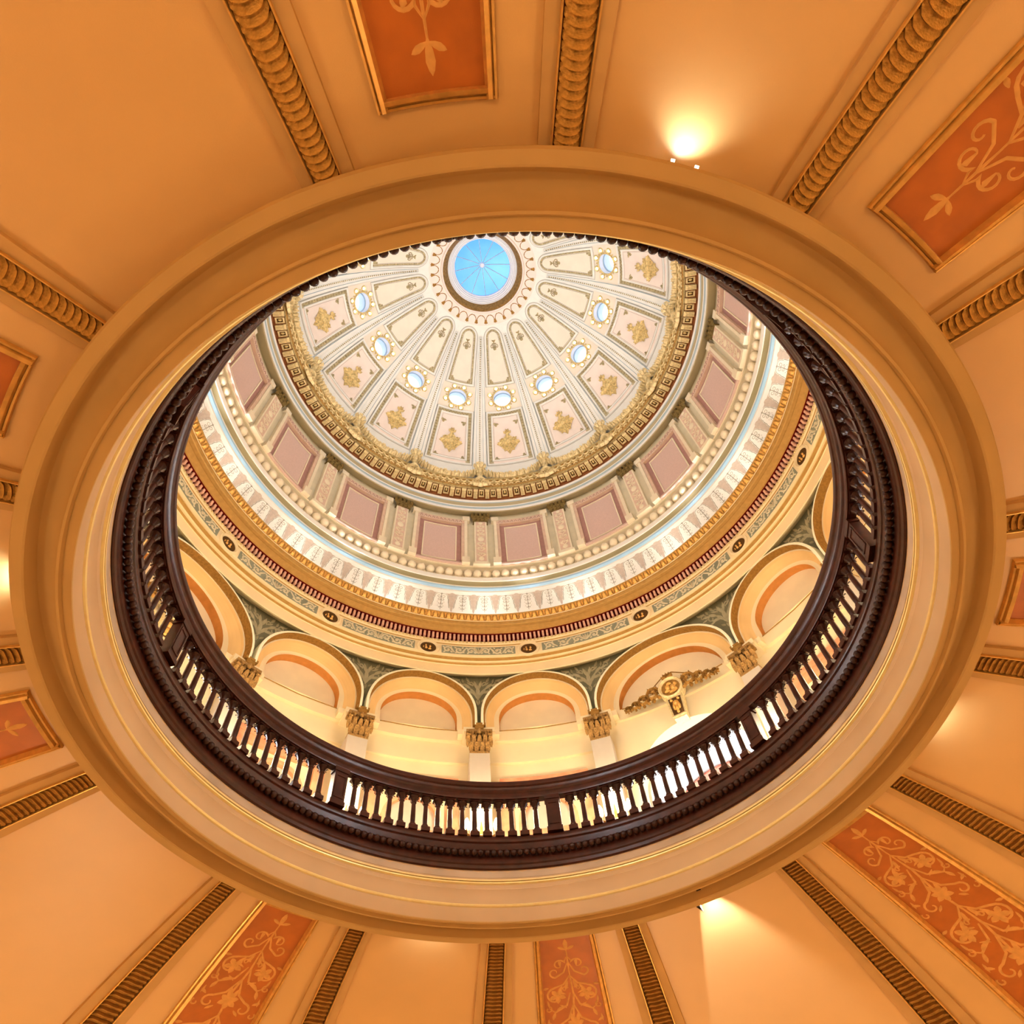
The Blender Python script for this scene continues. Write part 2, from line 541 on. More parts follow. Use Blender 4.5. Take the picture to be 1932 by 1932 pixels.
HP = 4.75           # half angle of the frame, outside
HI = 4.15           # half angle of the field
conf = rad(HI)
for p in PANELS:
    R = reach(p)
    r0, r1 = 1.06, R - 0.03
    root = empty('painted_panel', W(r0, p, dz1(r0)))
    tag(root, 'burnt orange painted panel with pale flower scrolls, at the %s of the ceiling' % place_word(p), 'panel',
        'painted panels of the lower ceiling')
    key = 'pm%.2f' % R
    if key not in rib_me:
        rr = [r0 + 0.008 + (r1 - 0.016 - r0) * i / 14 for i in range(15)]
        f = MB()
        f.grid(lambda r, a: onceil(a, r, 0.003), rr, [-HI - 0.2 + (2 * HI + 0.4) * i / 6 for i in range(7)])
        fm = f.mesh('field', ['panel'])
        pr = [(0, -0.003), (0.05, 0.008), (0.22, 0.009), (0.30, 0.006), (0.42, 0.013), (0.75, 0.016), (1.0, 0.001)]
        fw = 1.0     # frame width in degrees
        mem = []
        for sgn in (-1, 1):
            b = MB()
            ra = [r0 + (r1 - r0) * i / 16 for i in range(17)]
            b.grid(lambda r, j: onceil(sgn * (HP - pr[j][0] * fw), r + 0.0, pr[j][1]), ra, list(range(7)))
            mem.append(b.mesh('frame_rail', ['gold']))
        for r_, sg in ((r0, 1), (r1, -1)):
            b = MB()
            b.grid(lambda a, j: onceil(a * (HP - pr[j][0] * fw) / HP, r_ + sg * pr[j][0] * rad(fw) * r_, pr[j][1]),
                   [-HP + 2 * HP * i / 8 for i in range(9)], list(range(7)))
            mem.append(b.mesh('frame_rail', ['gold']))
        s = MB()
        ymax = math.log(r1 / r0) / conf - 2.9
        for st in panel_strokes(max(ymax, 2.2)):
            s.stroke(lambda x, y, h: onceil(x * HI * 0.94, min(r0 * math.exp(conf * y), r1 - 0.012), h), [(x_, y_, w_ * 0.72) for x_, y_, w_ in st], 0.0016, base=0.0032)
        rib_me[key] = (fm, mem, s.mesh('scrollwork', ['scroll'], 60))
    fm, mem, sm = rib_me[key]
    fo = obj('field', fm, root, p)
    for me in mem:
        obj('frame_rail', me, root, p)
    obj('scrollwork', sm, fo, p)

# --- ring moulding around the opening
mb = MB()
prof = [(0.984, 1.236, 0), (0.984, 1.172, 0), (0.999, 1.170, 0), (1.002, 1.164, 0), (1.002, 1.152, 0), (0.998, 1.146, 0), (0.978, 1.146, 0), (0.9745, 1.148, 0), (0.972, 1.168, 0), (0.966, 1.178, 0),
        (0.958, 1.180, 0), (0.946, 1.178, 0), (0.934, 1.170, 0), (0.924, 1.158, 0), (0.9185, 1.146, 0), (0.917, 1.140, 0), (0.912, 1.140, 0),
        (0.909, 1.148, 0), (0.893, 1.142, 0), (0.889, 1.1405, 0), (0.888, 1.143, 3),
        (0.8865, 1.181, 1), (0.8825, 1.1825, 1), (0.8805, 1.1855, 1), (0.8825, 1.1885, 1), (0.886, 1.190, 3), (0.887, 1.205, 3), (0.885, 1.222, 3), (0.8805, 1.230, 3), (0.8825, 1.234, 3), (0.8805, 1.243, 1),
        (0.8745, 1.2450, 1), (0.8740, 1.2480, 2), (0.8765, 1.2490, 2), (0.8765, 1.2505, 1), (0.8735, 1.2515, 1), (0.8735, 1.2550, 1), (0.878, 1.2575, 3), (0.876, 1.30, 3), (1.004, 1.30, 0)]
revolve(mb, [(r, z) for r, z, _ in prof], 256, [m for _, _, m in prof[:-1]])
tag(obj('trim_17', mb.mesh('ring_moulding', ['ring', 'goldline', 'brown', 'fascia'], 25)), 'wide ochre ring moulding with thin gilt lines around the round opening', 'moulding', kind='structure')

# --- balcony floor
mb = MB()
revolve(mb, [(0.877, 1.262), (0.877, 1.30), (1.66, 1.30), (1.66, 1.262), (0.877, 1.262)], 128)
tag(obj('floor_balcony', mb.mesh('floor_balcony', ['floor'])), 'balcony floor behind the dark balustrade', 'floor', kind='structure')

# ================================================================== balustrade
bal = empty('balustrade', W(0.86, 0, 1.285))
bal.location = (0, 0, U * 1.285 + ZC)
PINV[bal.name] = Matrix.Translation(bal.location).inverted()
tag(bal, 'dark mahogany round balustrade with turned balusters and bead course', 'balustrade')
mb = MB()
revolve(mb, [(0.885, 1.300), (0.885, 1.287), (0.8735, 1.284), (0.8705, 1.287), (0.8695, 1.296), (0.8665, 1.300), (0.8655, 1.312), (0.8680, 1.318), (0.8680, 1.338), (0.8640, 1.342),
             (0.8620, 1.349), (0.8600, 1.357), (0.8610, 1.361), (0.8580, 1.363), (0.8565, 1.367), (0.8565, 1.378), (0.8590, 1.383), (0.884, 1.383), (0.885, 1.300)], 256)
obj('base_moulding', mb.mesh('base_moulding', ['wood'], 28), bal)
mb = MB()
revolve(mb, [(0.8640, 1.506), (0.8470, 1.506), (0.8455, 1.510), (0.8465, 1.524), (0.8430, 1.528), (0.8400, 1.534), (0.8385, 1.541), (0.8405, 1.544),
             (0.8365, 1.548), (0.8350, 1.556), (0.8365, 1.5625), (0.8410, 1.565), (0.878, 1.565), (0.883, 1.560), (0.883, 1.548), (0.874, 1.540), (0.871, 1.506), (0.8640, 1.506)], 256)
obj('handrail', mb.mesh('handrail', ['wood'], 28), bal)
# bead course
NB = 280
b = MB()
prof = [(0.0001, -1.0), (0.5, -0.87), (0.87, -0.5), (1.0, 0.0), (0.87, 0.5), (0.5, 0.87), (0.0001, 1.0)]
b.lathe([(0.0097 * U * r, 0.0097 * U * z) for r, z in prof], 12, W(0.8595, 0, 1.3290))
bead_me = b.mesh('bead', ['wood'], 80)
for i in range(NB):
    obj('bead', bead_me, bal, i * 360 / NB)
# balusters
b = MB()
cx, cy, cz = W(0.8665, 0, 0)
cz = 0


def sqbox(b, w, z0, z1, w2=None):
    w2 = w2 or w
    vs = [(cx + s * w * U, cy + t * w * U, ZC + z0 * U) for s, t in ((-1, -1), (1, -1), (1, 1), (-1, 1))]
    vs += [(cx + s * w2 * U, cy + t * w2 * U, ZC + z1 * U) for s, t in ((-1, -1), (1, -1), (1, 1), (-1, 1))]
    b.add(vs, [(0, 1, 2, 3), (7, 6, 5, 4)] + [(i, (i + 1) % 4, 4 + (i + 1) % 4, 4 + i) for i in range(4)])


sqbox(b, 0.0138, 1.3825, 1.396)
sqbox(b, 0.0138, 1.396, 1.400, 0.0100)
b.lathe([(0.0001, 1.399 * U), (0.0100 * U, 1.399 * U), (0.0112 * U, 1.403 * U), (0.0098 * U, 1.407 * U), (0.0078 * U, 1.410 * U), (0.0080 * U, 1.430 * U), (0.0072 * U, 1.462 * U),
         (0.0066 * U, 1.476 * U), (0.0088 * U, 1.4785 * U), (0.0066 * U, 1.481 * U), (0.0075 * U, 1.487 * U), (0.0105 * U, 1.494 * U), (0.0150 * U, 1.4995 * U), (0.0135 * U, 1.502 * U), (0.0001, 1.502 * U)],
        10, (cx, cy, ZC))
for i in range(8):      # pointed leaves of the capital
    a = 2 * pi * (i + 0.5) / 8
    q = [(0.0068, 1.480, 0.30), (0.0105, 1.489, 0.32), (0.0160, 1.4935, 0.14)]
    vs = []
    for r_, z_, da in q:
        for s_ in (-1, 1):
            vs.append((cx + r_ * U * cos(a + s_ * da), cy + r_ * U * sin(a + s_ * da), ZC + z_ * U))
    vs.append((cx + 0.0185 * U * cos(a), cy + 0.0185 * U * sin(a), ZC + 1.4905 * U))
    b.add(vs, [(0, 1, 3, 2), (2, 3, 5, 4), (4, 5, 6)])
sqbox(b, 0.0150, 1.5015, 1.5075)
baluster_me = b.mesh('baluster', ['wood'], 40)
# pedestals
b = MB()
f = lambda x, y, h: W(0.874 - h, x, y)
b.box(f, (-1.42, 1.42), (1.382, 1.508), (0, 0.0265), 2)
b.box(f, (-1.62, 1.62), (1.382, 1.396), (0, 0.029), 2)
b.box(f, (-1.62, 1.62), (1.494, 1.508), (0, 0.029), 2)
ped_me = b.mesh('pedestal', ['wood'])
b = MB()
for x0, x1, y0, y1 in ((-1.05, -0.90, 1.405, 1.485), (0.90, 1.05, 1.405, 1.485), (-1.05, 1.05, 1.405, 1.412), (-1.05, 1.05, 1.478, 1.485)):
    b.box(f, (x0, x1), (y0, y1), (0.0265, 0.0285), 2)
pedp_me = b.mesh('panel_border', ['wood'])
for k in range(8):
    a = PC + 22.5 + 45 * k
    pd = obj('pedestal', ped_me, bal, a)
    obj('panel_border', pedp_me, pd, a)
    for i in range(16):
        obj('baluster', baluster_me, bal, a + 2.42 + 2.51 * (i + 0.5))

# ================================================================== drum wall
drum = obj('wall_drum', None)
BAYS = []
for q in range(4):
    c = PC + 90 * q
    BAYS += [(c - WN, 0), (c, 0), (c + WN, 0), (c + 45, 1)]
PIL = []
for q in range(4):
    c = PC + 90 * q
    PIL += [c - 1.5 * WN, c - 0.5 * WN, c + 0.5 * WN, c + 1.5 * WN]


def arch_path(w, zb, apex, H, n=28):
    """stations (x, z) of a stilted arch from left foot to right foot"""
    zs = apex - H
    pts = [(-w, zb), (-w, (zb + zs) / 2)]
    for i in range(n + 1):
        t = pi - pi * i / n
        pts.append((w * cos(t), zs + H * sin(t)))
    return pts + [(w, (zb + zs) / 2), (w, zb)]


def bay_meshes(half, w0, H0, shrink, wl, apexl, Hl, opening):
    """all meshes of one bay, built at azimuth 0. x is arc length at r = 1.505"""
    RA = 1.505
    cm = lambda x, z, r: W(r, deg(x / RA), z)
    A0 = 2.777
    k = (w0 - wl)
    cont = [(w0, 2.438, A0, H0, 1.560), (w0, 2.438, A0, H0, 1.503), (w0 - 0.0115, 2.438, A0 - 0.0105, H0 - 0.005, 1.501), (w0 - 0.014, 2.438, A0 - 0.011, H0 - 0.006, 1.512), (w0 - 0.020, 2.438, A0 - 0.010, H0 - 0.010, 1.545),
            (w0 - 0.026, 2.438, A0 - 0.016, H0 - 0.014, 1.546), (w0 - 0.030, 2.45, A0 - 0.017, H0 - 0.016, 1.560)]
    for t in (0.25, 0.5, 0.75, 1.0):
        cont.append((w0 - 0.030 - (k - 0.042) * t, 2.45, A0 - 0.017 - (A0 - 0.017 - apexl - 0.008) * t, H0 - 0.016 + (Hl + 0.010 - H0 + 0.016) * t, 1.560 + 0.040 * sin(t * pi / 2)))
    cont += [(wl, 2.487, apexl, Hl, 1.601), (wl - 0.003, 2.487, apexl - 0.003, Hl - 0.002, 1.646)]
    mis = [0, 0, 1, 1, 2, 3, 3, 3, 3, 4, 4, 5]
    paths = [arch_path(w, zb, ap, H) for w, zb, ap, H, r in cont]
    arch = MB()
    N = len(paths[0])
    for j in range(len(cont) - 1):
        arch.grid(lambda i, jj: cm(paths[jj][i][0], paths[jj][i][1], cont[jj][4]), list(range(N)), [j, j + 1], mis[j])
    out = {}
    out['archivolt'] = arch.mesh('archivolt', ['yellow', 'brown', 'cream', 'peach', 'cream', 'orange'], 30)
    # lunette back
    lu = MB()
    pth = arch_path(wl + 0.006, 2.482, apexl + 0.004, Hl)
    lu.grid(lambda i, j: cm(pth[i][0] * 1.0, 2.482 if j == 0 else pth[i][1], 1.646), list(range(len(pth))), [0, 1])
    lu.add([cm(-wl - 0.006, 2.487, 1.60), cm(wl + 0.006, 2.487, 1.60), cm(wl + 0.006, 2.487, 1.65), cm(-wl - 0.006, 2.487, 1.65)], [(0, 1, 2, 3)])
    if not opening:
        lu.stroke(lambda x, z, h: cm(x, z, 1.600 - h), [(-wl - 0.002, 2.487, 0.003), (0, 2.487, 0.003), (wl + 0.002, 2.487, 0.003)], 0.003, 1)  # dark line stands in for the shade along the sill
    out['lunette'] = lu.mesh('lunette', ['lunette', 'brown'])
    # spandrel: the part of the upper wall outside the arch line
    sp = MB()
    hx = rad(half) * RA
    ap = arch_path(w0, 2.438, A0, H0, 40)
    us = [-hx] + [p[0] for p in ap[2:-2]] + [hx]
    zl = [2.45] + [p[1] for p in ap[2:-2]] + [2.45]
    sp.grid(lambda i, j: cm(us[i], zl[i] - 0.006 if j == 0 else 2.84, 1.558), list(range(len(us))), [0, 1])
    out['spandrel'] = sp.mesh('spandrel', ['green'])
    # lower wall
    wa = MB()
    f = lambda x, y, h: W(1.64 - h, x, y)
    nx = 6
    if not opening:
        wa.box(f, (-half, half), (1.30, 2.312), (-0.03, 0.005), nx, 0)
        wa.box(f, (-half, half), (2.312, 2.425), (-0.03, 0.020), nx, 0)
    wa.box(f, (-half, half), (2.425, 2.487), (-0.03, 0.040), nx, 0)
    if opening:
        # wall pierced by a round-headed opening
        wo, zo, Ho = 0.255, 2.311, 0.262
        op = arch_path(wo, 1.30, zo, Ho, 24)
        hx6 = rad(half) * 1.6
        f6 = lambda x, z, r: W(r, deg(x / 1.6), z)
        us = [-hx6, -wo] + [p[0] for p in op[3:-3]] + [wo, hx6]
        zl = [1.30, 1.30] + [p[1] for p in op[3:-3]] + [1.30, 1.30]
        us2 = [-hx6, -wo - 0.0005, -wo] + [p[0] for p in op[3:-3]] + [wo, wo + 0.0005, hx6]
        zl2 = [1.30, 1.30, op[2][1]] + [p[1] for p in op[3:-3]] + [op[-3][1], 1.30, 1.30]
        wa.grid(lambda i, j: f6(us2[i], zl2[i] if j == 0 else 2.425, 1.613), list(range(len(us2))), [0, 1], 0)
        wa.grid(lambda i, j: f6(op[i][0], op[i][1], (1.613, 1.72)[j]), list(range(len(op))), [0, 1], 0)
    else:
        # rose marble door case
        for x0, x1, y0, y1 in ((-6.3, 6.3, 2.165, 2.215), (-6.3, -4.7, 1.30, 2.165), (4.7, 6.3, 1.30, 2.165)):
            pass
    out['wall_face'] = wa.mesh('wall_face', ['cream'])
    return out


NARROW = bay_meshes(WN / 2, 0.2640, 0.264, 0, 0.1760, 2.719, 0.160, False)
WIDE = bay_meshes(WW / 2, 0.3535, 0.300, 0, 0.2560, 2.738, 0.245, True)

# rose marble door case of a narrow bay with a peach niche
b = MB()
f = lambda x, y, h: W(1.640 - h, x, y)
b.box(f, (-7.1, 7.1), (2.190, 2.218), (0, 0.026), 6, 0)
b.box(f, (-6.6, 6.6), (2.150, 2.190), (0, 0.018), 6, 0)
b.box(f, (-7.1, -5.4), (1.30, 2.190), (0, 0.022), 2, 0)
b.box(f, (5.4, 7.1), (1.30, 2.190), (0, 0.022), 2, 0)
case_me = b.mesh('marble_case', ['marble'])
b = MB()
pth = arch_path(0.110, 1.30, 2.10, 0.110, 20)
pth2 = arch_path(0.128, 1.30, 2.118, 0.128, 20)
g = lambda x, z, r: W(r, deg(x / 1.62), z)
b.grid(lambda i, j: g((pth2, pth2, pth, pth)[j][i][0], (pth2, pth2, pth, pth)[j][i][1], (1.634, 1.612, 1.612, 1.6335)[j]), list(range(len(pth))), [0, 1, 2, 3], [0, 0, 0])
nichearch_me = b.mesh('arch_trim', ['marble'])
b = MB()
b.grid(lambda i, j: g(pth[i][0], 1.31 if j == 0 else pth[i][1], 1.6325), list(range(len(pth))), [0, 1])
niche_me = b.mesh('niche_panel', ['stone'])
b = MB()
b.box(f, (-3.85, 3.85), (1.93, 1.955), (0.007, 0.018), 4)
transom_me = b.mesh('transom', ['marble'])

# pilasters with leafy capitals
def capital(b, r, hw, z0, z1, dep, mi=0, mbell=0):
    """hw half width (arc length), leaves curling inwards"""
    fn = lambda x, y, h: W(r - h, deg(x / r), y)
    H = z1 - z0
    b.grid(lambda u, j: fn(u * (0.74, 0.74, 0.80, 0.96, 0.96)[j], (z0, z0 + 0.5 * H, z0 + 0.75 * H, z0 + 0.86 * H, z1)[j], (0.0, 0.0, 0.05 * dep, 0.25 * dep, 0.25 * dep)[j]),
           [-hw, -hw * 0.5, 0, hw * 0.5, hw], list(range(5)), mbell)  # dark bell colour stands in for shade between the leaves
    b.box(fn, (-hw * 1.06, hw * 1.06), (z0 + 0.88 * H, z1), (-dep, 0.55 * dep), 2, mi)
    b.box(fn, (-hw * 0.80, hw * 0.80), (z0 - 0.02 * H, z0 + 0.06 * H), (-dep, 0.22 * dep), 2, mi)

    def lf(x, zb, h, w, out):
        vs = []
        for t, ww, o in ((0, 0.55, 0.05), (0.35, 0.95, 0.18), (0.7, 1.0, 0.45), (0.92, 0.7, 0.95), (1.0, 0.35, 1.25), (0.90, 0.15, 1.45)):
            for s_, dd in ((-1, 0), (-0.5, 0.18), (0, 0.30), (0.5, 0.18), (1, 0)):
                vs.append(fn(x + s_ * w * ww, zb + h * t, (o + dd * (1 if t < 0.9 else 0.3)) * out))
        b.add(vs, [(j * 5 + i, j * 5 + i + 1, j * 5 + i + 6, j * 5 + i + 5) for j in range(5) for i in range(4)], mi)
    for x in (-0.66, -0.22, 0.22, 0.66):
        lf(x * hw, z0 + 0.02 * H, 0.40 * H, 0.20 * hw, dep * 0.42)
    for x in (-0.46, 0.0, 0.46):
        lf(x * hw, z0 + 0.25 * H, 0.45 * H, 0.20 * hw, dep * 0.55)
    for x in (-0.88, 0.88):
        lf(x * hw, z0 + 0.25 * H, 0.42 * H, 0.20 * hw, dep * 0.55)
        b.stroke(fn, spiral(x * hw, z0 + 0.76 * H, 0.20 * hw, 0.03 * hw, 90 if x > 0 else 90, 90 + (430 if x > 0 else -430), 0.07 * hw, 0.05 * hw, 14), dep * 0.35, mi, dep * 0.55)
        lf(x * hw * 0.62, z0 + 0.55 * H, 0.34 * H, 0.13 * hw, dep * 0.55)
    b.blob(fn, 0, z0 + 0.90 * H, 0.17 * hw, 0.13 * H, dep * 0.4, mi, 8, dep * 0.55)
    for x in (-0.28, 0.28):
        b.stroke(fn, spiral(x * hw, z0 + 0.74 * H, 0.13 * hw, 0.02 * hw, 90, 90 + (400 if x < 0 else -400), 0.05 * hw, 0.04 * hw, 10), dep * 0.3, mi, dep * 0.35)


b = MB()
f = lambda x, y, h: W(1.62 - h, x, y)
b.box(f, (-1.72, 1.72), (1.30, 2.292), (0, 0.100), 2, 0)
b.box(f, (-2.15, 2.15), (1.30, 1.42), (0, 0.110), 2, 0)
shaft_me = b.mesh('shaft', ['stone'])
b = MB()
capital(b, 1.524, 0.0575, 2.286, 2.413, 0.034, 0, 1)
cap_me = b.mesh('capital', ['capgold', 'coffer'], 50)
b = MB()
b.box(f, (-2.75, 2.75), (2.412, 2.440), (0, 0.098), 2, 0)
b.box(f, (-3.6, 3.6), (2.430, 2.46), (0, 0.060), 2, 0)
b.box(lambda x, y, h: W(1.62 - h, x * (1 if y < 2.425 else 1), y), (-0.75, 0.75), (2.414, 2.446), (0.09, 0.116), 2, 1)
b.box(f, (-1.15, 1.15), (2.438, 2.450), (0.08, 0.118), 2, 1)
impost_me = b.mesh('impost', ['cream', 'brown'])

# carved foliage of the spandrels
fol = []
fol.append(leaf(0, -0.10, 90, 0.75, 0.09))
for sx in (1, -1):
    for x, y, a, L, w in ((0.02, 0.05, 55, 0.55, 0.08), (0.0, -0.05, 70, 0.35, 0.07), (0.15, 0.25, 15, 0.45, 0.08), (0.3, 0.45, 40, 0.4, 0.08), (0.05, 0.45, 75, 0.4, 0.07), (0.4, 0.3, -10, 0.35, 0.06), (0.55, 0.6, 20, 0.35, 0.07), (0.0, -0.3, 75, 0.25, 0.05), (0.75, 0.85, 10, 0.3, 0.06), (0.35, 0.75, 60, 0.3, 0.06), (0.62, 0.72, 75, 0.22, 0.05), (0.9, 0.8, 40, 0.25, 0.05), (0.2, 0.6, 30, 0.3, 0.05), (0.12, -0.15, 40, 0.22, 0.05), (0.7, 0.55, -5, 0.25, 0.05)):
        l = leaf(x, y, a, L, w)
        fol.append([(px * sx, py, pw) for px, py, pw in l])
    sp_ = spiral(0.55, 0.48, 0.2, 0.05, 180, -180, 0.035, 0.03, 10)
    fol.append([(px * sx, py, pw) for px, py, pw in sp_])
    fol.append([(px * sx, py, pw) for px, py, pw in spiral(0.86, 0.72, 0.14, 0.03, 200, -140, 0.03, 0.025, 9)])
    fol.append([(px * sx, py, pw) for px, py, pw in spiral(0.30, 0.68, 0.13, 0.03, 240, -90, 0.03, 0.025, 9)])
b = MB()
for st in scaled(fol, 0.120, 0.150, 0, 2.66):
    b.stroke(cyl(1.557), st, 0.004)
foliage_me = b.mesh('foliage', ['greenlight'], 60)

for i, (a, wide) in enumerate(BAYS):
    S = WIDE if wide else NARROW
    w_ = obj('wall_face', S['wall_face'], drum, a)
    av = obj('archivolt', S['archivolt'], drum, a)
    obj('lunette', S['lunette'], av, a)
    obj('spandrel', S['spandrel'], drum, a)
    if not wide:
        dc = obj('marble_case', case_me, drum, a)
        obj('arch_trim', nichearch_me, dc, a)
        obj('niche_panel', niche_me, dc, a)
        obj('transom', transom_me, dc, a)
for a in PIL:
    p_ = obj('pilaster', shaft_me, drum, a)
    obj('capital', cap_me, p_, a)
    obj('impost', impost_me, p_, a)
    obj('foliage', foliage_me, drum, a)
tag(drum, 'cream drum wall of arched bays with gilt-capped pilasters behind the balustrade', 'wall', kind='structure')

# keystone crest over the wide openings
crest_n = 0
b = MB()
f = cyl(1.60)
# stepped gable block behind the crest
gp = [(-0.168, 2.470), (-0.168, 2.512), (0, 2.598), (0.150, 2.512), (0.150, 2.470)]
gp = [(-0.160, 2.470), (-0.160, 2.512), (-0.128, 2.512), (-0.02, 2.590), (0.02, 2.590), (0.128, 2.512), (0.160, 2.512), (0.160, 2.470)]
vs = [f(x, y, 0.006) for x, y in gp] + [f(x, y, -0.05) for x, y in gp]
n_ = len(gp)
b.add(vs, [tuple(range(n_)), tuple(range(2 * n_ - 1, n_ - 1, -1))] + [(i, (i + 1) % n_, n_ + (i + 1) % n_, n_ + i) for i in range(n_)])
gable_me = b.mesh('gable_block', ['cream'])
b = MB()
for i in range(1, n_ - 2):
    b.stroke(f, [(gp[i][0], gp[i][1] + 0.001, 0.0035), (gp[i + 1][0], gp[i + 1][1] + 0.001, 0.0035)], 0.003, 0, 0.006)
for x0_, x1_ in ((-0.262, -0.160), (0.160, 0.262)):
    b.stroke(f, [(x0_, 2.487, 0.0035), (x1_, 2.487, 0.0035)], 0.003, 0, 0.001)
gable_shade_me = b.mesh('gable_shade_line', ['brown'])  # painted shade lines along the gable top and the sill
b = MB()
vs = []
for h in (0.0, 0.045):
    for x, y in ((-0.030, 2.280), (0.030, 2.280), (0.042, 2.415), (-0.042, 2.415)):
        vs.append(f(x, y, h))
b.add(vs, [(4, 5, 6, 7), (0, 1, 5, 4), (1, 2, 6, 5), (2, 3, 7, 6), (3, 0, 4, 7)])
for st in ([(-0.034, 2.292, 0.004), (-0.038, 2.405, 0.004)], [(0.034, 2.292, 0.004), (0.038, 2.405, 0.004)], [(-0.034, 2.290, 0.004), (0.034, 2.290, 0.004)], [(-0.040, 2.407, 0.005), (0.040, 2.407, 0.005)]):
    b.stroke(f, st, 0.006, 0, 0.045)
key_me = b.mesh('keystone', ['palegold'])
b = MB()
b.add([f(x, y, 0.0465) for x, y in ((-0.026, 2.300), (0.026, 2.300), (0.031, 2.398), (-0.031, 2.398))], [(0, 1, 2, 3)], 1)
for x, y, rx, ry in ((0, 2.365, 0.016, 0.018), (0, 2.335, 0.010, 0.018), (-0.012, 2.345, 0.008, 0.02), (0.012, 2.345, 0.008, 0.02), (0, 2.312, 0.008, 0.008), (-0.017, 2.385, 0.008, 0.007), (0.017, 2.385, 0.008, 0.007)):
    b.blob(f, x, y, rx, ry, 0.010, 0, 8, 0.0465)
keyrel_me = b.mesh('mask_relief', ['gold', 'coffer'], 60)
b = MB()
n_ = 28
pr = [(0.062, 0.010), (0.062, 0.052), (0.056, 0.058), (0.049, 0.052), (0.047, 0.046)]
b.grid(lambda i, j: f(pr[j][0] * cos(2 * pi * i / n_), 2.462 + pr[j][0] * sin(2 * pi * i / n_), pr[j][1]), list(range(n_)), list(range(5)), 0, wrap=True)
medf_me = b.mesh('medallion_frame', ['palegold'])
b = MB()
b.add([f(0.048 * cos(2 * pi * i / n_), 2.462 + 0.048 * sin(2 * pi * i / n_), 0.046) for i in range(n_)], [tuple(range(n_))], 1)
for x, y, rx, ry in ((-0.015, 2.470, 0.012, 0.016), (0.012, 2.462, 0.014, 0.020), (-0.020, 2.448, 0.016, 0.008), (0.006, 2.438, 0.02, 0.008), (0.025, 2.475, 0.010, 0.010), (-0.004, 2.488, 0.014, 0.007), (0.022, 2.446, 0.01, 0.012)):
    b.blob(f, x, y, rx, ry, 0.009, 0, 8, 0.046)
medr_me = b.mesh('medallion_relief', ['gold', 'olddgold'], 60)
b = MB()
random.seed(3)
for sx in (-1, 1):
    for cx_, cy_, R_ in ((0.094, 2.468, 0.042), (0.146, 2.450, 0.033), (0.190, 2.438, 0.024), (0.228, 2.430, 0.017)):
        b.stroke(f, [(sx * x, y, w) for x, y, w in spiral(cx_, cy_, R_, R_ * 0.2, 200, 200 - 520, R_ * 0.22, R_ * 0.16, 18)], 0.014, 0, 0.04)
        for m in range(7):
            an = m * 51 + 20
            b.stroke(f, [(sx * x, y, w) for x, y, w in leaf(cx_ + R_ * 0.5 * cos(rad(an)), cy_ + R_ * 0.4 * sin(rad(an)), an, R_ * 0.75, R_ * 0.26)], 0.012, 0, 0.036)
for m in range(5):
    b.stroke(f, leaf(0, 2.520, 30 + 30 * m, 0.034, 0.012), 0.014, 0, 0.045)
crest_me = b.mesh('leaf_scrolls', ['olddgold'], 60)
for i, a in enumerate([PC + 45 + 90 * q for q in range(4)]):
    root = empty('keystone_crest', W(1.58, a, 2.28))
    w_ = place_word(a)
    tag(root, 'gilt medallion keystone with leaf scrolls above the %s round-headed opening' % w_, 'ornament', 'keystone crests over the wide openings')
    gb = obj('gable_block', gable_me, root, a)
    obj('gable_shade_line', gable_shade_me, gb, a)
    ks = obj('keystone', key_me, root, a)
    obj('mask_relief', keyrel_me, ks, a)
    mf = obj('medallion_frame', medf_me, root, a)
    obj('medallion_relief', medr_me, mf, a)
    obj('leaf_scrolls', crest_me, root, a)

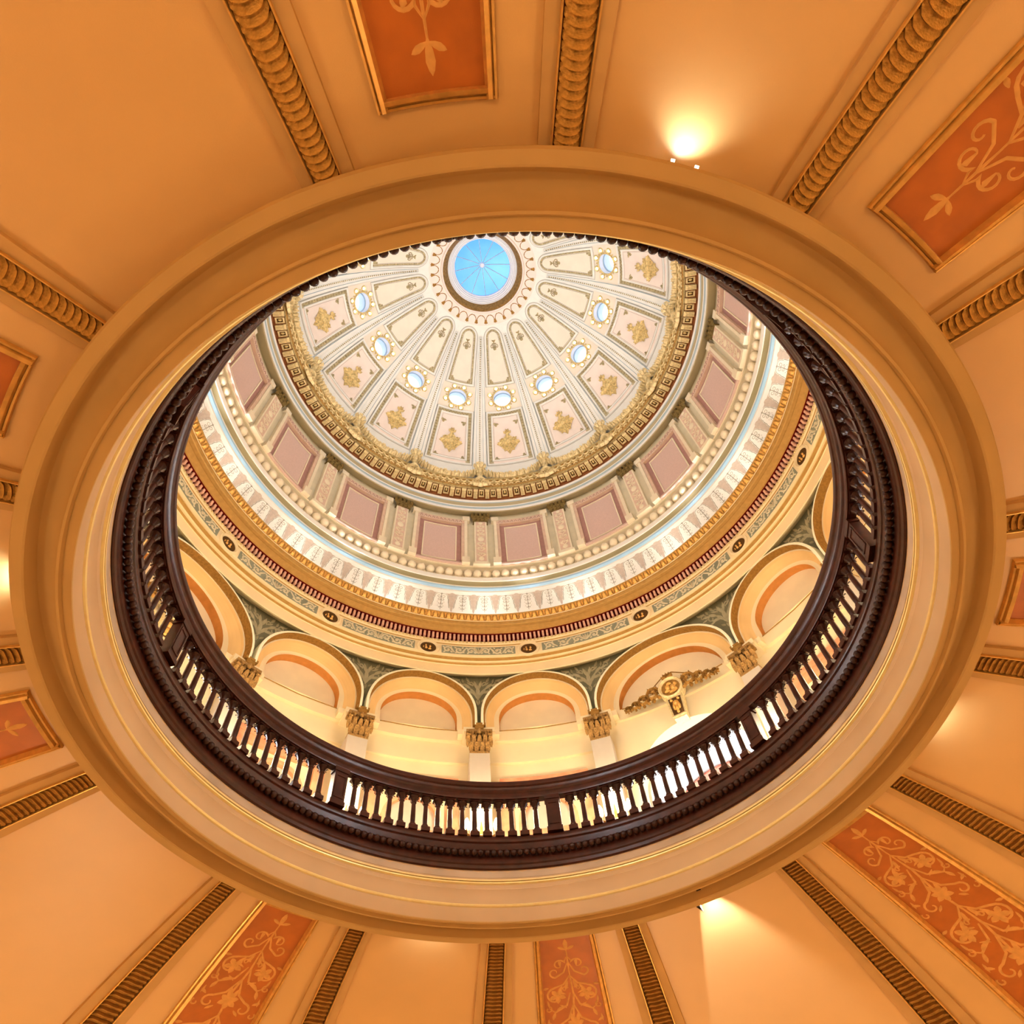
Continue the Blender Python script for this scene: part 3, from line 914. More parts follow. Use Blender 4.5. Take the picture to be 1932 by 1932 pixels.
# white daylit corridors behind the wide openings
for i in range(4):
    a = PC + 45 + 90 * i
    b = MB()
    f6 = lambda x, y, z: W(sqrt((1.70 + y) ** 2 + x * x), deg(atan2(x, 1.70 + y)), z)
    cor = arch_path(0.34, 1.30, 2.42, 0.34, 20)
    for yy, mi in ((0, 0),):
        b.grid(lambda i_, j: f6(cor[i_][0], (0.0, 0.5, 0.56, 1.3)[j], cor[i_][1]), list(range(len(cor))), [0, 1, 2, 3], [0, 0, 0])
    # front reveal joining the opening
    op = arch_path(0.262, 1.30, 2.318, 0.268, 20)
    b.grid(lambda i_, j: f6((op, cor)[j][i_][0], 0.0, (op, cor)[j][i_][1]), list(range(len(op))), [0, 1], 0)
    # floor, end wall with a tall bright window
    b.add([f6(-0.34, 0, 1.30), f6(0.34, 0, 1.30), f6(0.34, 1.3, 1.30), f6(-0.34, 1.3, 1.30)], [(0, 1, 2, 3)], 0)
    c1 = [(x, z) for x, z in cor]
    w1 = arch_path(0.22, 1.45, 2.26, 0.22, 20)
    b.grid(lambda i_, j: f6((w1, c1)[j][i_][0], 1.3, (w1, c1)[j][i_][1] if j else w1[i_][1]), list(range(len(cor))), [0, 1], 0)
    b.add([f6(-0.34, 1.3, 1.30), f6(0.34, 1.3, 1.30), f6(0.22, 1.3, 1.45), f6(-0.22, 1.3, 1.45)], [(0, 1, 2, 3)], 0)
    hall = obj('wall_corridor', b.mesh('wall_corridor', ['corridor', 'rosered']), None, a)
    tag(hall, 'white vaulted corridor seen through the %s round-headed opening' % place_word(a), 'corridor', kind='structure')
    b = MB()
    t0 = arch_path(0.336, 1.30, 2.416, 0.336, 20)
    t1 = arch_path(0.326, 1.30, 2.406, 0.326, 20)
    b.grid(lambda i_, j: f6((t0, t1, t1, t0)[j][i_][0], (0.42, 0.42, 0.50, 0.50)[j], (t0, t1, t1, t0)[j][i_][1]), list(range(len(t0))), [0, 1, 2, 3], 0)
    obj('red_band', b.mesh('red_band', ['rosered']), hall, a)
    b = MB()
    b.grid(lambda i_, j: f6(w1[i_][0], 1.305, w1[i_][1] if j else 1.45), list(range(len(w1))), [0, 1])
    obj('glass_pane', b.mesh('glass_pane', ['window_glass']), hall, a)
    # daylight falling in through the corridor window
    L = lamp('corridor_daylight', 'AREA', W(2.85, a, 2.0), 600, (0.88, 0.93, 1.0), (1.8, 3.0))
    L.rotation_euler = (rad(90), 0, -rad(a) + 0)
    d = Vector(W(1.6, a, 1.95)) - Vector(L.location)
    L.rotation_euler = d.to_track_quat('-Z', 'Y').to_euler()

# twin sconces on the pilasters
b = MB()
f = cyl(1.520)
b.box(f, (-0.014, 0.014), (1.80, 1.90), (-0.001, 0.006), 1)
b.stroke(f, [(-0.062, 1.878, 0.005), (-0.058, 1.850, 0.006), (-0.03, 1.836, 0.006), (0, 1.845, 0.007), (0.03, 1.836, 0.006), (0.058, 1.850, 0.006), (0.062, 1.878, 0.005)], 0.012, 0, 0.020)
b.stroke(f, [(0, 1.80, 0.012), (0, 1.86, 0.010), (0, 1.90, 0.006), (0, 1.93, 0.001)], 0.012, 0, 0.004)
b.box(f, (-0.006, 0.006), (1.838, 1.850), (0.0, 0.026), 1)
sc_me = b.mesh('bracket', ['brass'])
b1 = MB()
b2 = MB()
for sx, bb in ((-1, b1), (1, b2)):
    x, y, z = f(sx * 0.061, 0, 0.022)
    z0 = ZC
    bb.lathe([(0.0001, 1.876 * U), (0.011 * U, 1.878 * U), (0.013 * U, 1.890 * U), (0.012 * U, 1.905 * U), (0.006 * U, 1.922 * U), (0.0001, 1.930 * U)], 10, (x, y, z0))
bulb1, bulb2 = b1.mesh('candle_bulb', ['candle'], 60), b2.mesh('candle_bulb', ['candle'], 60)
for i, a in enumerate(PIL):
    aa = (a + 180) % 360 - 180
    if abs(aa) > 100:
        continue
    root = empty('wall_sconce', W(1.52, a, 1.80))
    nth = ['leftmost', 'second', 'third', 'fourth', 'fifth', 'sixth', 'seventh', 'eighth', 'ninth', 'tenth']
    order = sorted((x + 180) % 360 - 180 for x in PIL if abs((x + 180) % 360 - 180) <= 100).index(aa)
    tag(root, 'brass twin-candle wall sconce behind the balustrade, %s from the left' % (nth[order] if order else 'first'), 'sconce', 'wall sconces on the drum pilasters')
    obj('bracket', sc_me, root, a)
    obj('candle_bulb', bulb1, root, a)
    obj('candle_bulb', bulb2, root, a)
for a in PIL:
    lamp('sconce_light', 'POINT', W(1.435, a, 1.915), DRUM_W, (1.0, 0.80, 0.52), 0.12)

# unseen shell added behind the bays to stop sky light leaking in
b = MB()
for q in range(4):
    c = PC + 90 * q
    revolve(b, [(1.69, 1.26), (1.69, 2.86), (1.72, 2.86), (1.72, 1.26), (1.69, 1.26)], 24, 0, c - 1.5 * WN - 2.2, c + 1.5 * WN + 2.2)
    revolve(b, [(1.69, 2.44), (1.69, 2.86), (1.72, 2.86), (1.72, 2.44), (1.69, 2.44)], 10, 0, c + 45 - 12, c + 45 + 12)
obj('light_block_shell', b.mesh('light_block_shell', ['cream']), drum)

# ================================================================== main entablature
b = MB()
prof = [(1.70, 2.845, 0), (1.60, 2.838, 0), (1.535, 2.805, 0), (1.518, 2.783, 0), (1.503, 2.775, 0), (1.4995, 2.777, 0), (1.4985, 2.832, 0), (1.494, 2.834, 1), (1.493, 2.839, 1), (1.486, 2.840, 0), (1.474, 2.834, 0), (1.466, 2.836, 1), (1.464, 2.841, 1),
        (1.452, 2.842, 0), (1.442, 2.833, 0), (1.433, 2.832, 0), (1.431, 2.836, 0), (1.4305, 2.902, 0), (1.427, 2.905, 1), (1.4265, 2.912, 0), (1.420, 2.915, 0), (1.418, 2.928, 2), (1.4315, 2.936, 3), (1.4315, 2.974, 3),
        (1.404, 2.976, 1), (1.402, 2.984, 1), (1.372, 2.987, 1), (1.366, 2.983, 1), (1.350, 2.982, 1), (1.347, 2.974, 1), (1.342, 2.976, 1), (1.340, 2.992, 1), (1.334, 2.990, 0), (1.332, 2.995, 2), (1.324, 2.999, 2), (1.316, 3.009, 2), (1.313, 3.016, 1),
        (1.309, 3.017, 1), (1.308, 3.021, 1), (1.312, 3.024, 0), (1.450, 3.022, 0), (1.70, 3.022, 0)]
revolve(b, [(r, z) for r, z, _ in prof], 288, [m for _, _, m in prof[:-1]])
ent = obj('trim_18', b.mesh('entablature', ['cream', 'tan', 'olddgold', 'red'], 28))
tag(ent, 'tan and cream main cornice with red dentil gaps over the arches', 'cornice', kind='structure')
b = MB()
for i in range(400):
    f = lambda x, y, h: W(1.43 - h, x, y)
    a = i * 0.9
    b.box(f, (a - 0.215, a + 0.215), (2.938, 2.972), (0, 0.021), 1)
tag(obj('dentil_course', b.mesh('dentil_course', ['dentil']), ent), kind='stuff')
b = MB()
for i in range(480):
    a = i * 0.75
    b.blob(lambda x, y, h: W(1.4185 - h, a + deg(x / 1.418), 2.922 + y), 0, 0, 0.0065, 0.006, 0.006, 0, 6)
tag(obj('gilt_bead_row', b.mesh('gilt_bead_row', ['domegold'], 60), ent), kind='stuff')
b = MB()
for i in range(240):
    a = i * 1.5
    f = lambda x, y, h: W(1.332 - 0.020 * y - h * 0.8, a + deg(x / 1.33), 2.994 + 0.022 * y - h * 0.6)
    b.stroke(f, [(0, 0.05, 0.011), (0, 0.45, 0.012), (0, 0.8, 0.008), (0, 1.0, 0.002)], 0.006)
    b.stroke(f, [(0.0174, 0.25, 0.003), (0.0174, 0.98, 0.006)], 0.005)
tag(obj('gilt_leaf_row', b.mesh('gilt_leaf_row', ['gold'], 60), ent), kind='stuff')
# frieze medallions and scroll panels
f = cyl(1.4305)
b = MB()
n_ = 24
pr = [(0.058, -0.001), (0.057, 0.008), (0.049, 0.011), (0.043, 0.006), (0.041, 0.002)]
b.grid(lambda i, j: f(pr[j][0] * cos(2 * pi * i / n_), 2.868 + pr[j][0] * 0.92 * sin(2 * pi * i / n_), pr[j][1]), list(range(n_)), list(range(5)), 0, wrap=True)
mfr_me = b.mesh('medallion', ['cream'])
b = MB()
b.add([f(0.0415 * cos(2 * pi * i / n_), 2.868 + 0.038 * sin(2 * pi * i / n_), 0.002) for i in range(n_)], [tuple(range(n_))], 0)
disc_me = b.mesh('disc', ['coffer'])
b = MB()
for x, y, rx, ry in ((-0.012, 2.878, 0.005, 0.007), (-0.010, 2.862, 0.007, 0.008), (0.010, 2.874, 0.006, 0.009), (0.008, 2.856, 0.009, 0.006), (-0.024, 2.866, 0.003, 0.006)):
    b.blob(f, x, y, rx, ry, 0.007, 0, 7, 0.002)
drel_me = b.mesh('figure_relief', ['gold'], 60)


def frieze_panel(Ldeg):
    hx = rad(Ldeg / 2) * 1.4305
    p = MB()
    p.box(f, (-hx, hx), (2.842, 2.898), (-0.002, 0.0015), 8)
    me = p.mesh('frieze_panel', ['friezegreen'])
    s = MB()
    m = max(2, int(hx / 0.062))
    st = hx / m * 0.96
    for sx in (1, -1):
        for k in range(m):
            cx_ = st * (k + 0.62)
            up = 1 if k % 2 else -1
            q = [(sx * x, y, w) for x, y, w in [(cx_ - st * 0.6, 2.870 + up * 0.020, 0.003)] + spiral(cx_, 2.870, 0.023, 0.005, 180 if up < 0 else 180, 180 + up * 430, 0.0060, 0.004, 16)]
            s.stroke(f, q, 0.004, 0, 0.0015)
            for an in (40, 130, 220, 310):
                s.stroke(f, [(sx * x, y, w) for x, y, w in leaf(cx_ + 0.018 * cos(rad(an)), 2.870 + 0.016 * sin(rad(an)), an, 0.016, 0.0055)], 0.004, 0, 0.0015)
            s.blob(f, sx * cx_, 2.870, 0.006, 0.006, 0.005, 0, 6, 0.0015)
    for an in (50, 70, 90, 110, 130):
        s.stroke(f, leaf(0, 2.848, an, 0.044, 0.005), 0.005, 0, 0.0015)
    return me, s.mesh('scrolls', ['friezescroll'], 60)


LONG = (90 - 2 * WN) / 2
fpN, fpW = frieze_panel(WN - 5.6), frieze_panel(LONG - 5.6)
for q in range(4):
    c = PC + 90 * q
    for a, L in ((c - WN / 2, fpN), (c + WN / 2, fpN), (c + WN + LONG / 2, fpW), (c - WN - LONG / 2, fpW)):
        o = obj('frieze_panel', L[0], ent, a)
        obj('scrolls', L[1], o, a)
for a, wide in BAYS:
    o = obj('medallion', mfr_me, ent, a)
    obj('disc', disc_me, o, a)
    obj('figure_relief', drel_me, o, a)

# ================================================================== white cove
def cove(t):
    return 1.335 + 0.090 * cos(t * pi / 2) ** 0.9 if t < 1 else 1.335, 3.026 + 0.212 * sin(t * pi / 2)


b = MB()
cp = [cove(i / 14) for i in range(15)]
revolve(b, [(1.50, 3.020)] + cp + [(1.50, 3.25), (1.50, 3.02)], 192)
cv = obj('trim_19', b.mesh('cove', ['white']))
tag(cv, 'brightly lit white cove with painted arabesques below the bead course', 'cove', kind='structure')


def oncove(x, y, h):
    """x degrees, y 0 (top) .. 1 (bottom)"""
    r, z = cove(1 - y)
    return W(r - h * 0.8, x, z - h * 0.4)


HC = 2.5
b = MB()
edge = [(0.0, 0.05), (0.9, 0.055), (1.35, 0.08), (1.55, 0.12), (1.6, 0.17), (1.8, 0.19), (1.84, 0.27), (2.0, 0.29), (2.04, 0.36), (2.2, 0.38), (2.3, 0.44), (2.5, 0.48)]
edge = [(x, y * 1.22 + 0.02) for x, y in edge]
full = [(-x, y) for x, y in reversed(edge[1:])] + edge
b.grid(lambda i, j: oncove(full[i][0], 0.005 + (full[i][1] - 0.005) * j / 4, 0.0012), list(range(len(full))), list(range(5)), 0)
top_me = b.mesh('lambrequin', ['taupe'])
b = MB()
sc_ = rad(1) * 1.38
for sx in (1, -1):
    b.stroke(lambda x, y, h: oncove(x, y / 10, h), [(sx * x * 0.93, 10 * y + 0.18, 0.05) for x, y in edge if x < 2.3], 0.0012, 0, 0.001)


def S(st):
    b.stroke(lambda x, y, h: oncove(x, y / 10, h), [(x, 10 * y, w) for x, y, w in st], 0.001, 0, 0.0008)


def aniso(st, wx=1.0):
    return [(x * 1.0, y, w) for x, y, w in st]


S([(0, 0.075, 0.06), (0, 0.22, 0.08), (0, 0.56, 0.05)])
S([(-0.3, 0.11, 0.06), (0.3, 0.11, 0.06)])
for sx in (1, -1):
    for (cx_, cy_, rx, ry, a0, a1) in ((0.50, 0.19, 0.44, 0.050, 160, -190), (0.42, 0.29, 0.34, 0.036, 170, -150), (0.34, 0.40, 0.28, 0.03, 200, -60), (0.3, 0.49, 0.22, 0.025, 200, -40)):
        S([(sx * (cx_ + rx * (1 - 0.6 * t) * cos(rad(a0 + (a1 - a0) * t))), cy_ + ry * (1 - 0.6 * t) * sin(rad(a0 + (a1 - a0) * t)), 0.05) for t in [i / 10 for i in range(11)]])
    S([(sx * 0.7, 0.36, 0.07), (sx * 0.85, 0.37, 0.02)])
    S([(sx * 0.6, 0.46, 0.07), (sx * 0.75, 0.47, 0.02)])
tree_me = b.mesh('arabesque', ['grey'], 80)
for i in range(72):
    a = -0.6 + 5.0 * i
    o = obj('lambrequin', top_me, cv, a)
    obj('arabesque', tree_me, o, a)

# ================================================================== bead course below the attic
b = MB()
prof = [(1.45, 3.232, 0), (1.336, 3.236, 0), (1.327, 3.238, 0), (1.325, 3.246, 1), (1.313, 3.252, 1), (1.311, 3.262, 0), (1.3095, 3.270, 2), (1.303, 3.276, 2), (1.288, 3.281, 0), (1.284, 3.284, 0), (1.277, 3.305, 3), (1.278, 3.311, 3), (1.293, 3.318, 3), (1.295, 3.372, 3), (1.272, 3.380, 3), (1.270, 3.386, 3), (1.256, 3.388, 3), (1.256, 3.394, 3), (1.45, 3.394, 3)]
revolve(b, [(r, z) for r, z, _ in prof], 256, [m for _, _, m in prof[:-1]])
bc = obj('trim_20', b.mesh('bead_cornice', ['white', 'blue', 'olivedark', 'ivory'], 30))
tag(bc, 'cornice of large ivory beads with a powder blue stripe below', 'cornice', kind='structure')
b = MB()
prof = [(0.0001, -1.0), (0.5, -0.87), (0.87, -0.5), (1.0, 0.0), (0.87, 0.5), (0.5, 0.87), (0.0001, 1.0)]
b.lathe([(0.0248 * U * r, 0.0275 * U * z) for r, z in prof], 12, W(1.283, 0, 3.346))
bb_me = b.mesh('large_bead', ['ivory'], 80)
for i in range(152):
    obj('large_bead', bb_me, bc, i * 360 / 152)

# ================================================================== attic
b = MB()
revolve(b, [(1.2605, 3.380), (1.2545, 3.96), (1.40, 3.96), (1.40, 3.380), (1.2605, 3.380)], 192)
att = obj('wall_attic', b.mesh('wall_attic', ['attic']))
tag(att, 'ivory attic wall of rose panels and printed pilasters above the white cove', 'wall', kind='structure')
f = lambda x, y, h: W(1.2605 - 0.010 * (y - 3.38) - h, x, y)
b = MB()
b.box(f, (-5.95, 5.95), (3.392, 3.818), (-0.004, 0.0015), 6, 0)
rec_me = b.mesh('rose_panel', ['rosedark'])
b = MB()
b.box(f, (-4.45, 4.45), (3.432, 3.782), (0.001, 0.004), 6, 0)
fld_me = b.mesh('rose_field', ['rose'])
b = MB()
for x0, x1, y0, y1 in ((-4.62, -4.32, 3.424, 3.790), (4.32, 4.62, 3.424, 3.790), (-4.62, 4.62, 3.782, 3.790), (-4.62, 4.62, 3.424, 3.432)):
    b.box(f, (x0, x1), (y0, y1), (0.001, 0.008), 4, 0)
lin_me = b.mesh('ivory_line', ['ivory'])
mem = []
for x0, x1, y0, y1, h, m in ((-6.75, -5.9, 3.42, 3.855, 0.018, 'pinkprint'), (5.9, 6.75, 3.42, 3.855, 0.018, 'pinkprint'), (-6.75, 6.75, 3.816, 3.858, 0.020, 'pinkprint'),
                          (-7.5, -6.7, 3.40, 3.87, 0.024, 'ivory'), (6.7, 7.5, 3.40, 3.87, 0.024, 'ivory'), (-8.15, -6.1, 3.846, 3.888, 0.028, 'ivory'), (6.1, 8.15, 3.846, 3.888, 0.028, 'ivory'),
                          (-8.15, -6.1, 3.392, 3.446, 0.028, 'ivory'), (6.1, 8.15, 3.392, 3.446, 0.028, 'ivory'), (-6.1, 6.1, 3.392, 3.405, 0.016, 'rose')):
    b = MB()
    b.box(f, (x0, x1), (y0, y1), (-0.002, h), 4, 0)
    mem.append(b.mesh('frame_member', [m]))
b = MB()
for i in range(11):
    x = -5.6 + i * 1.12
    b.stroke(lambda X, y, h: f(deg(X / 1.24), y, h), [(rad(x - 0.4) * 1.24, 3.826, 0.0022), (rad(x) * 1.24, 3.848, 0.0022), (rad(x + 0.4) * 1.24, 3.826, 0.0022)], 0.003, 0, 0.020)
zig_me = b.mesh('lintel_zigzag', ['rosedark'])
# attic pilaster
b = MB()
b.box(f, (-1.78, 1.78), (3.388, 3.850), (-0.002, 0.024), 2, 0)
b.box(f, (-2.2, 2.2), (3.380, 3.396), (-0.002, 0.028), 2, 0)
ap_me = b.mesh('printed_pilaster', ['ivory'])
b = MB()
b.box(f, (-1.35, 1.35), (3.412, 3.838), (0.02, 0.0255), 2, 0)
af_me = b.mesh('pink_ground', ['pinkprint'])
b = MB()
g = lambda x, y, h: f(deg(x / 1.235), y, 0.0255 + h)


def G(st):
    b.stroke(g, st, 0.003)


b.blob(g, 0, 3.640, 0.020, 0.026, 0.004)
b.blob(g, 0, 3.818, 0.014, 0.015, 0.004)
b.blob(g, 0, 3.435, 0.016, 0.020, 0.004)
for cy in (3.480, 3.540, 3.590, 3.688, 3.732, 3.780):
    for sx in (1, -1):
        G([(sx * x, y, w) for x, y, w in [(0.0, cy - 0.028, 0.002)] + spiral(0.013, cy, 0.0115, 0.003, -90, 250, 0.0026, 0.002, 10)])
        for an in (30, 100, -30):
            G([(sx * x, y, w) for x, y, w in leaf(0.010, cy + 0.004, an, 0.015, 0.003)])
    G(leaf(0, cy - 0.01, 90, 0.03, 0.004))
aa_me = b.mesh('pilaster_print', ['ivory'], 60)
b = MB()
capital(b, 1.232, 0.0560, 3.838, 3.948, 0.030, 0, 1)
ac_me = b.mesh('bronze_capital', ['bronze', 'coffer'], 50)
for k in range(16):
    a = PC + 22.5 * k
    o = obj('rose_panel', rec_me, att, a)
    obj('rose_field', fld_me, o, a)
    obj('ivory_line', lin_me, o, a)
    for me in mem:
        obj('frame_member', me, o, a)
    obj('lintel_zigzag', zig_me, o, a)
    o = obj('printed_pilaster', ap_me, att, a + 11.25)
    obj('pink_ground', af_me, o, a + 11.25)
    obj('pilaster_print', aa_me, o, a + 11.25)
    obj('bronze_capital', ac_me, o, a + 11.25)

# ================================================================== attic cornice
b = MB()
prof = [(1.40, 3.948, 0), (1.258, 3.945, 0), (1.212, 3.910, 0), (1.200, 3.905, 0), (1.1945, 3.907, 1), (1.1935, 3.930, 2), (1.189, 3.934, 2), (1.188, 3.944, 1), (1.1855, 3.948, 0), (1.184, 3.985, 2), (1.180, 3.990, 1), (1.176, 4.008, 3), (1.180, 4.020, 3), (1.176, 4.040, 3),
        (1.112, 4.042, 4), (1.108, 4.036, 4), (1.106, 4.060, 5), (1.101, 4.063, 4), (1.100, 4.068, 5), (1.099, 4.088, 4), (1.095, 4.091, 4), (1.094, 4.130, 4), (1.090, 4.133, 4), (1.089, 4.145, 4), (1.094, 4.148, 4), (1.100, 4.124, 0), (1.20, 4.122, 0), (1.40, 4.122, 0)]
revolve(b, [(r, z) for r, z, _ in prof], 256, [m for _, _, m in prof[:-1]])
ac = obj('trim_21', b.mesh('attic_cornice', ['olive', 'white', 'bluegrey', 'rust', 'cornicegold', 'olddgold'], 28))
tag(ac, 'gilded bracket cornice at the foot of the inner dome', 'cornice', kind='structure')
f = lambda x, y, h: W(1.176 - y, x, 4.041 - h)
b = MB()
b.box(f, (-0.62, 0.62), (0.008, 0.060), (0, 0.022), 1)
b.box(f, (-0.72, 0.72), (0.052, 0.066), (0, 0.016), 1)
for sx in (-0.4, 0, 0.4):
    b.box(f, (sx - 0.10, sx + 0.10), (0.010, 0.055), (0.022, 0.027), 1)
mod_me = b.mesh('modillion', ['palegold'])
b = MB()
for x0, x1, y0, y1 in ((-0.82, -0.56, 0.014, 0.060), (0.56, 0.82, 0.014, 0.060), (-0.82, 0.82, 0.012, 0.020), (-0.82, 0.82, 0.054, 0.062)):
    b.box(f, (x0, x1), (y0, y1), (0, 0.010), 1)
b.blob(lambda x, y, h: f(deg(x / 1.14), 0.037 + y, 0.001 + h), 0, 0, 0.007, 0.012, 0.006, 1)
b.add([f(x, y, 0.0015) for x, y in ((-0.7, 0.015), (0.7, 0.015), (0.7, 0.060), (-0.7, 0.060))], [(0, 1, 2, 3)], 2)
cof_me = b.mesh('coffer', ['palegold', 'domegold', 'coffer'])
for i in range(96):
    obj('modillion', mod_me, ac, 1.0 + i * 3.75)
    obj('coffer', cof_me, ac, 1.0 + 1.875 + i * 3.75)
b = MB()
for i in range(160):
    a = i * 2.25
    fe = lambda x, y, h: W(1.0945 - h, a + deg(x / 1.095), y)
    b.stroke(fe, [(0.018 * cos(rad(q)), 4.128 - 0.030 * sin(rad(q)), 0.004) for q in range(0, 181, 30)], 0.006)
    b.blob(fe, 0, 4.116, 0.010, 0.011, 0.007, 1, 6)
    b.stroke(lambda x, y, h: W(1.0995 - h, a + deg(x / 1.1), y), [(-0.016, 4.07, 0.004), (0, 4.086, 0.006), (0.016, 4.07, 0.004)], 0.005)
tag(obj('egg_row', b.mesh('egg_row', ['palegold', 'olddgold'], 60), ac), kind='stuff')

# ================================================================== inner dome
DA, DB, DZ = 1.3568965, 2.1051678, 3.06888


def dome(a, t, h=0.0):
    """azimuth, meridian parameter in degrees, h inwards"""
    t = rad(t)
    nx, nz_ = sin(t) / DA, cos(t) / DB
    L = sqrt(nx * nx + nz_ * nz_)
    return W(DA * sin(t) - h * nx / L, a, DZ + DB * cos(t) - h * nz_ / L)


def dr(t):
    return DA * sin(rad(t))


def dlen(t):
    return sqrt((DA * cos(rad(t))) ** 2 + (DB * sin(rad(t))) ** 2)


def dpatch(tc):
    """flat coordinates (x along azimuth, y down the meridian) about the point t = tc"""
    r, l = dr(tc), dlen(tc)
    return lambda x, y, h: dome(deg(x / dr(tc + deg(y / l))), tc + deg(y / l), h)


# one segment of the shell, with a round hole for its window
TW, RWIN = 35.97, 0.0615
b = MB()
azs = [-11.25 + 22.5 * i / 8 for i in range(9)]
b.grid(lambda a, t: dome(a, t), azs, [11.6, 12.5, 13.5, 14.6, 15.7], 1)
b.grid(lambda a, t: dome(a, t), azs, [15.7 + (32.6 - 15.7) * i / 10 for i in range(11)], 0)
b.grid(lambda a, t: dome(a, t), azs, [39.2 + (60.5 - 39.2) * i / 12 for i in range(13)], 0)
for a0, a1 in ((-11.25, -8.6), (8.6, 11.25)):
    b.grid(lambda a, t: dome(a, t), [a0, (a0 + a1) / 2, a1], [32.6, 34.2, 35.9, 37.6, 39.2], 0)
pw = dpatch(TW)
N_ = 48
rim, box_ = [], []
for i in range(N_):
    th = 2 * pi * i / N_
    c_, s_ = cos(th), sin(th)
    rim.append((RWIN * c_, RWIN * s_))
    k_ = 1 / max(abs(c_), abs(s_))
    box_.append((c_ * k_ * 8.6, TW + (s_ * k_) * (39.2 - TW if s_ > 0 else TW - 32.6)))


def cell(i, j):
    if j == 0:
        return pw(rim[i][0], rim[i][1], 0)
    x, y = rim[i]
    l = dlen(TW)
    t0 = TW + deg(y / l)
    a0 = deg(x / dr(t0))
    q = j / 4
    return dome(a0 + (box_[i][0] - a0) * q, t0 + (box_[i][1] - t0) * q)


b.grid(cell, list(range(N_)), [0, 1, 2, 3, 4], 2, wrap=True)
# outer skin
b.grid(lambda a, t: dome(a, t, -0.12), azs, [11.6 + (33.2 - 11.6) * i / 8 for i in range(9)], 0)
b.grid(lambda a, t: dome(a, t, -0.12), azs, [38.8 + (60.5 - 38.8) * i / 8 for i in range(9)], 0)
for a0, a1 in ((-11.25, -6.0), (6.0, 11.25)):
    b.grid(lambda a, t: dome(a, t, -0.12), [a0, a1], [33.2, 36, 38.8], 0)
seg_me = b.mesh('dome_segment', ['domewhite', 'domepeach', 'domecream'], 60)


def band(mb, outl, i0, i1, h0, h1, mi=0):
    A_, B_ = outl(i0), outl(i1)
    mb.grid(lambda i, j: dome((A_, B_)[j][i][0], (A_, B_)[j][i][1], (h0, h1)[j]), list(range(len(A_))), [0, 1], mi, wrap=True)


def upper(ins):
    """outline of the long arched panel, inset by a length"""
    tb = 32.35 - deg(ins / 1.62)
    hT, tc = 2.55 - deg(ins / 1.45), 19.1
    ac = 7.55 - deg(ins / 0.45)
    pts = []
    for i in range(13):
        th = pi - pi * i / 12
        pts.append((ac * cos(th), tc - hT * sin(th)))
    for i in range(1, 9):
        t = tc + (tb - tc) * i / 8
        pts.append((7.55 - deg(ins / dr(t)), t))
    ab = pts[-1][0]
    for i in range(1, 6):
        pts.append((ab - 2 * ab * i / 6, tb))
    for i in range(8, 0, -1):
        t = tc + (tb - tc) * i / 8
        pts.append((-(7.55 - deg(ins / dr(t))), t))
    return pts


def lower(ins):
    t0, t1 = 39.35 + deg(ins / 1.70), 53.4 - deg(ins / 1.86)
    pts = []
    A = lambda t: 8.45 - deg(ins / dr(t))
    for i in range(6):
        pts.append((-A(t0) + 2 * A(t0) * i / 6, t0))
    for i in range(10):
        t = t0 + (t1 - t0) * i / 10
        pts.append((A(t), t))
    for i in range(6):
        pts.append((A(t1) - 2 * A(t1) * i / 6, t1))
    for i in range(10, 0, -1):
        t = t0 + (t1 - t0) * i / 10
        pts.append((-A(t), t))
    return pts


def fill(mb, outl_ins, ta, tb, wfun, h, mi=0, n=14):
    mb.grid(lambda k, u: dome(u * wfun(ta + (tb - ta) * k / n), ta + (tb - ta) * k / n, h), list(range(n + 1)), [-1, -0.5, 0, 0.5, 1], mi)


def wup(ins):
    tc, hT, ac = 19.1, 2.55 - deg(ins / 1.45), 7.55 - deg(ins / 0.45)
    def w(t):
        if t < tc:
            return ac * sqrt(max(0.0, 1 - ((tc - t) / hT) ** 2))
        return 7.55 - deg(ins / dr(t))
    return w


# upper panel
b = MB()
for i0, i1, h0, h1 in ((-0.006, -0.002, 0, 0.010), (-0.002, 0.005, 0.010, 0.012), (0.005, 0.009, 0.012, 0.004), (0.009, 0.010, 0.004, 0.002)):
    band(b, upper, i0, i1, h0, h1, 0)
ub_frame = b.mesh('white_frame', ['domewhite'], 30)
b = MB()
band(b, upper, 0.008, 0.023, 0.0022, 0.0022, 0)
ub_border = b.mesh('khaki_border', ['olive'], 60)
b = MB()
for i in range(26):
    t = 19.4 + 12.3 * i / 25
    q = dpatch(t)
    for sx in (1, -1):
        b.blob(lambda x, y, h: q(x + sx * (rad(7.55) * dr(t) - 0.0155), y, h), 0, 0, 0.0062, 0.0062, 0.005, 0, 6, 0.0022)
for i in range(1, 12):
    th = pi - pi * i / 12
    ac_, hT_ = 7.55 - deg(0.0155 / 0.45), 2.55 - deg(0.0155 / 1.45)
    t = 19.1 - hT_ * sin(th)
    q = dpatch(t)
    b.blob(lambda x, y, h: q(x + rad(ac_ * cos(th)) * dr(t), y, h), 0, 0, 0.0062, 0.0062, 0.005, 0, 6, 0.0022)
ub_beads = b.mesh('bead_border', ['khaki'], 60)
b = MB()
band(b, upper, 0.0225, 0.0255, 0.003, 0.003, 0)
band(b, upper, -0.0085, -0.006, 0.0012, 0.0012, 0)
ub_line = b.mesh('grey_line', ['grey'])
b = MB()
ic = 0.020
fill(b, None, 19.1 - (2.55 - deg(ic / 1.45)), 32.35 - deg(ic / 1.62), wup(ic), 0.0024, 0, 18)
up_field = b.mesh('arched_panel', ['domecream'])
b = MB()
pa = dpatch(20.6)
orn = [leaf(0, 0.3, -90, 0.75, 0.14), leaf(0, 0.2, 90, 0.75, 0.12)]
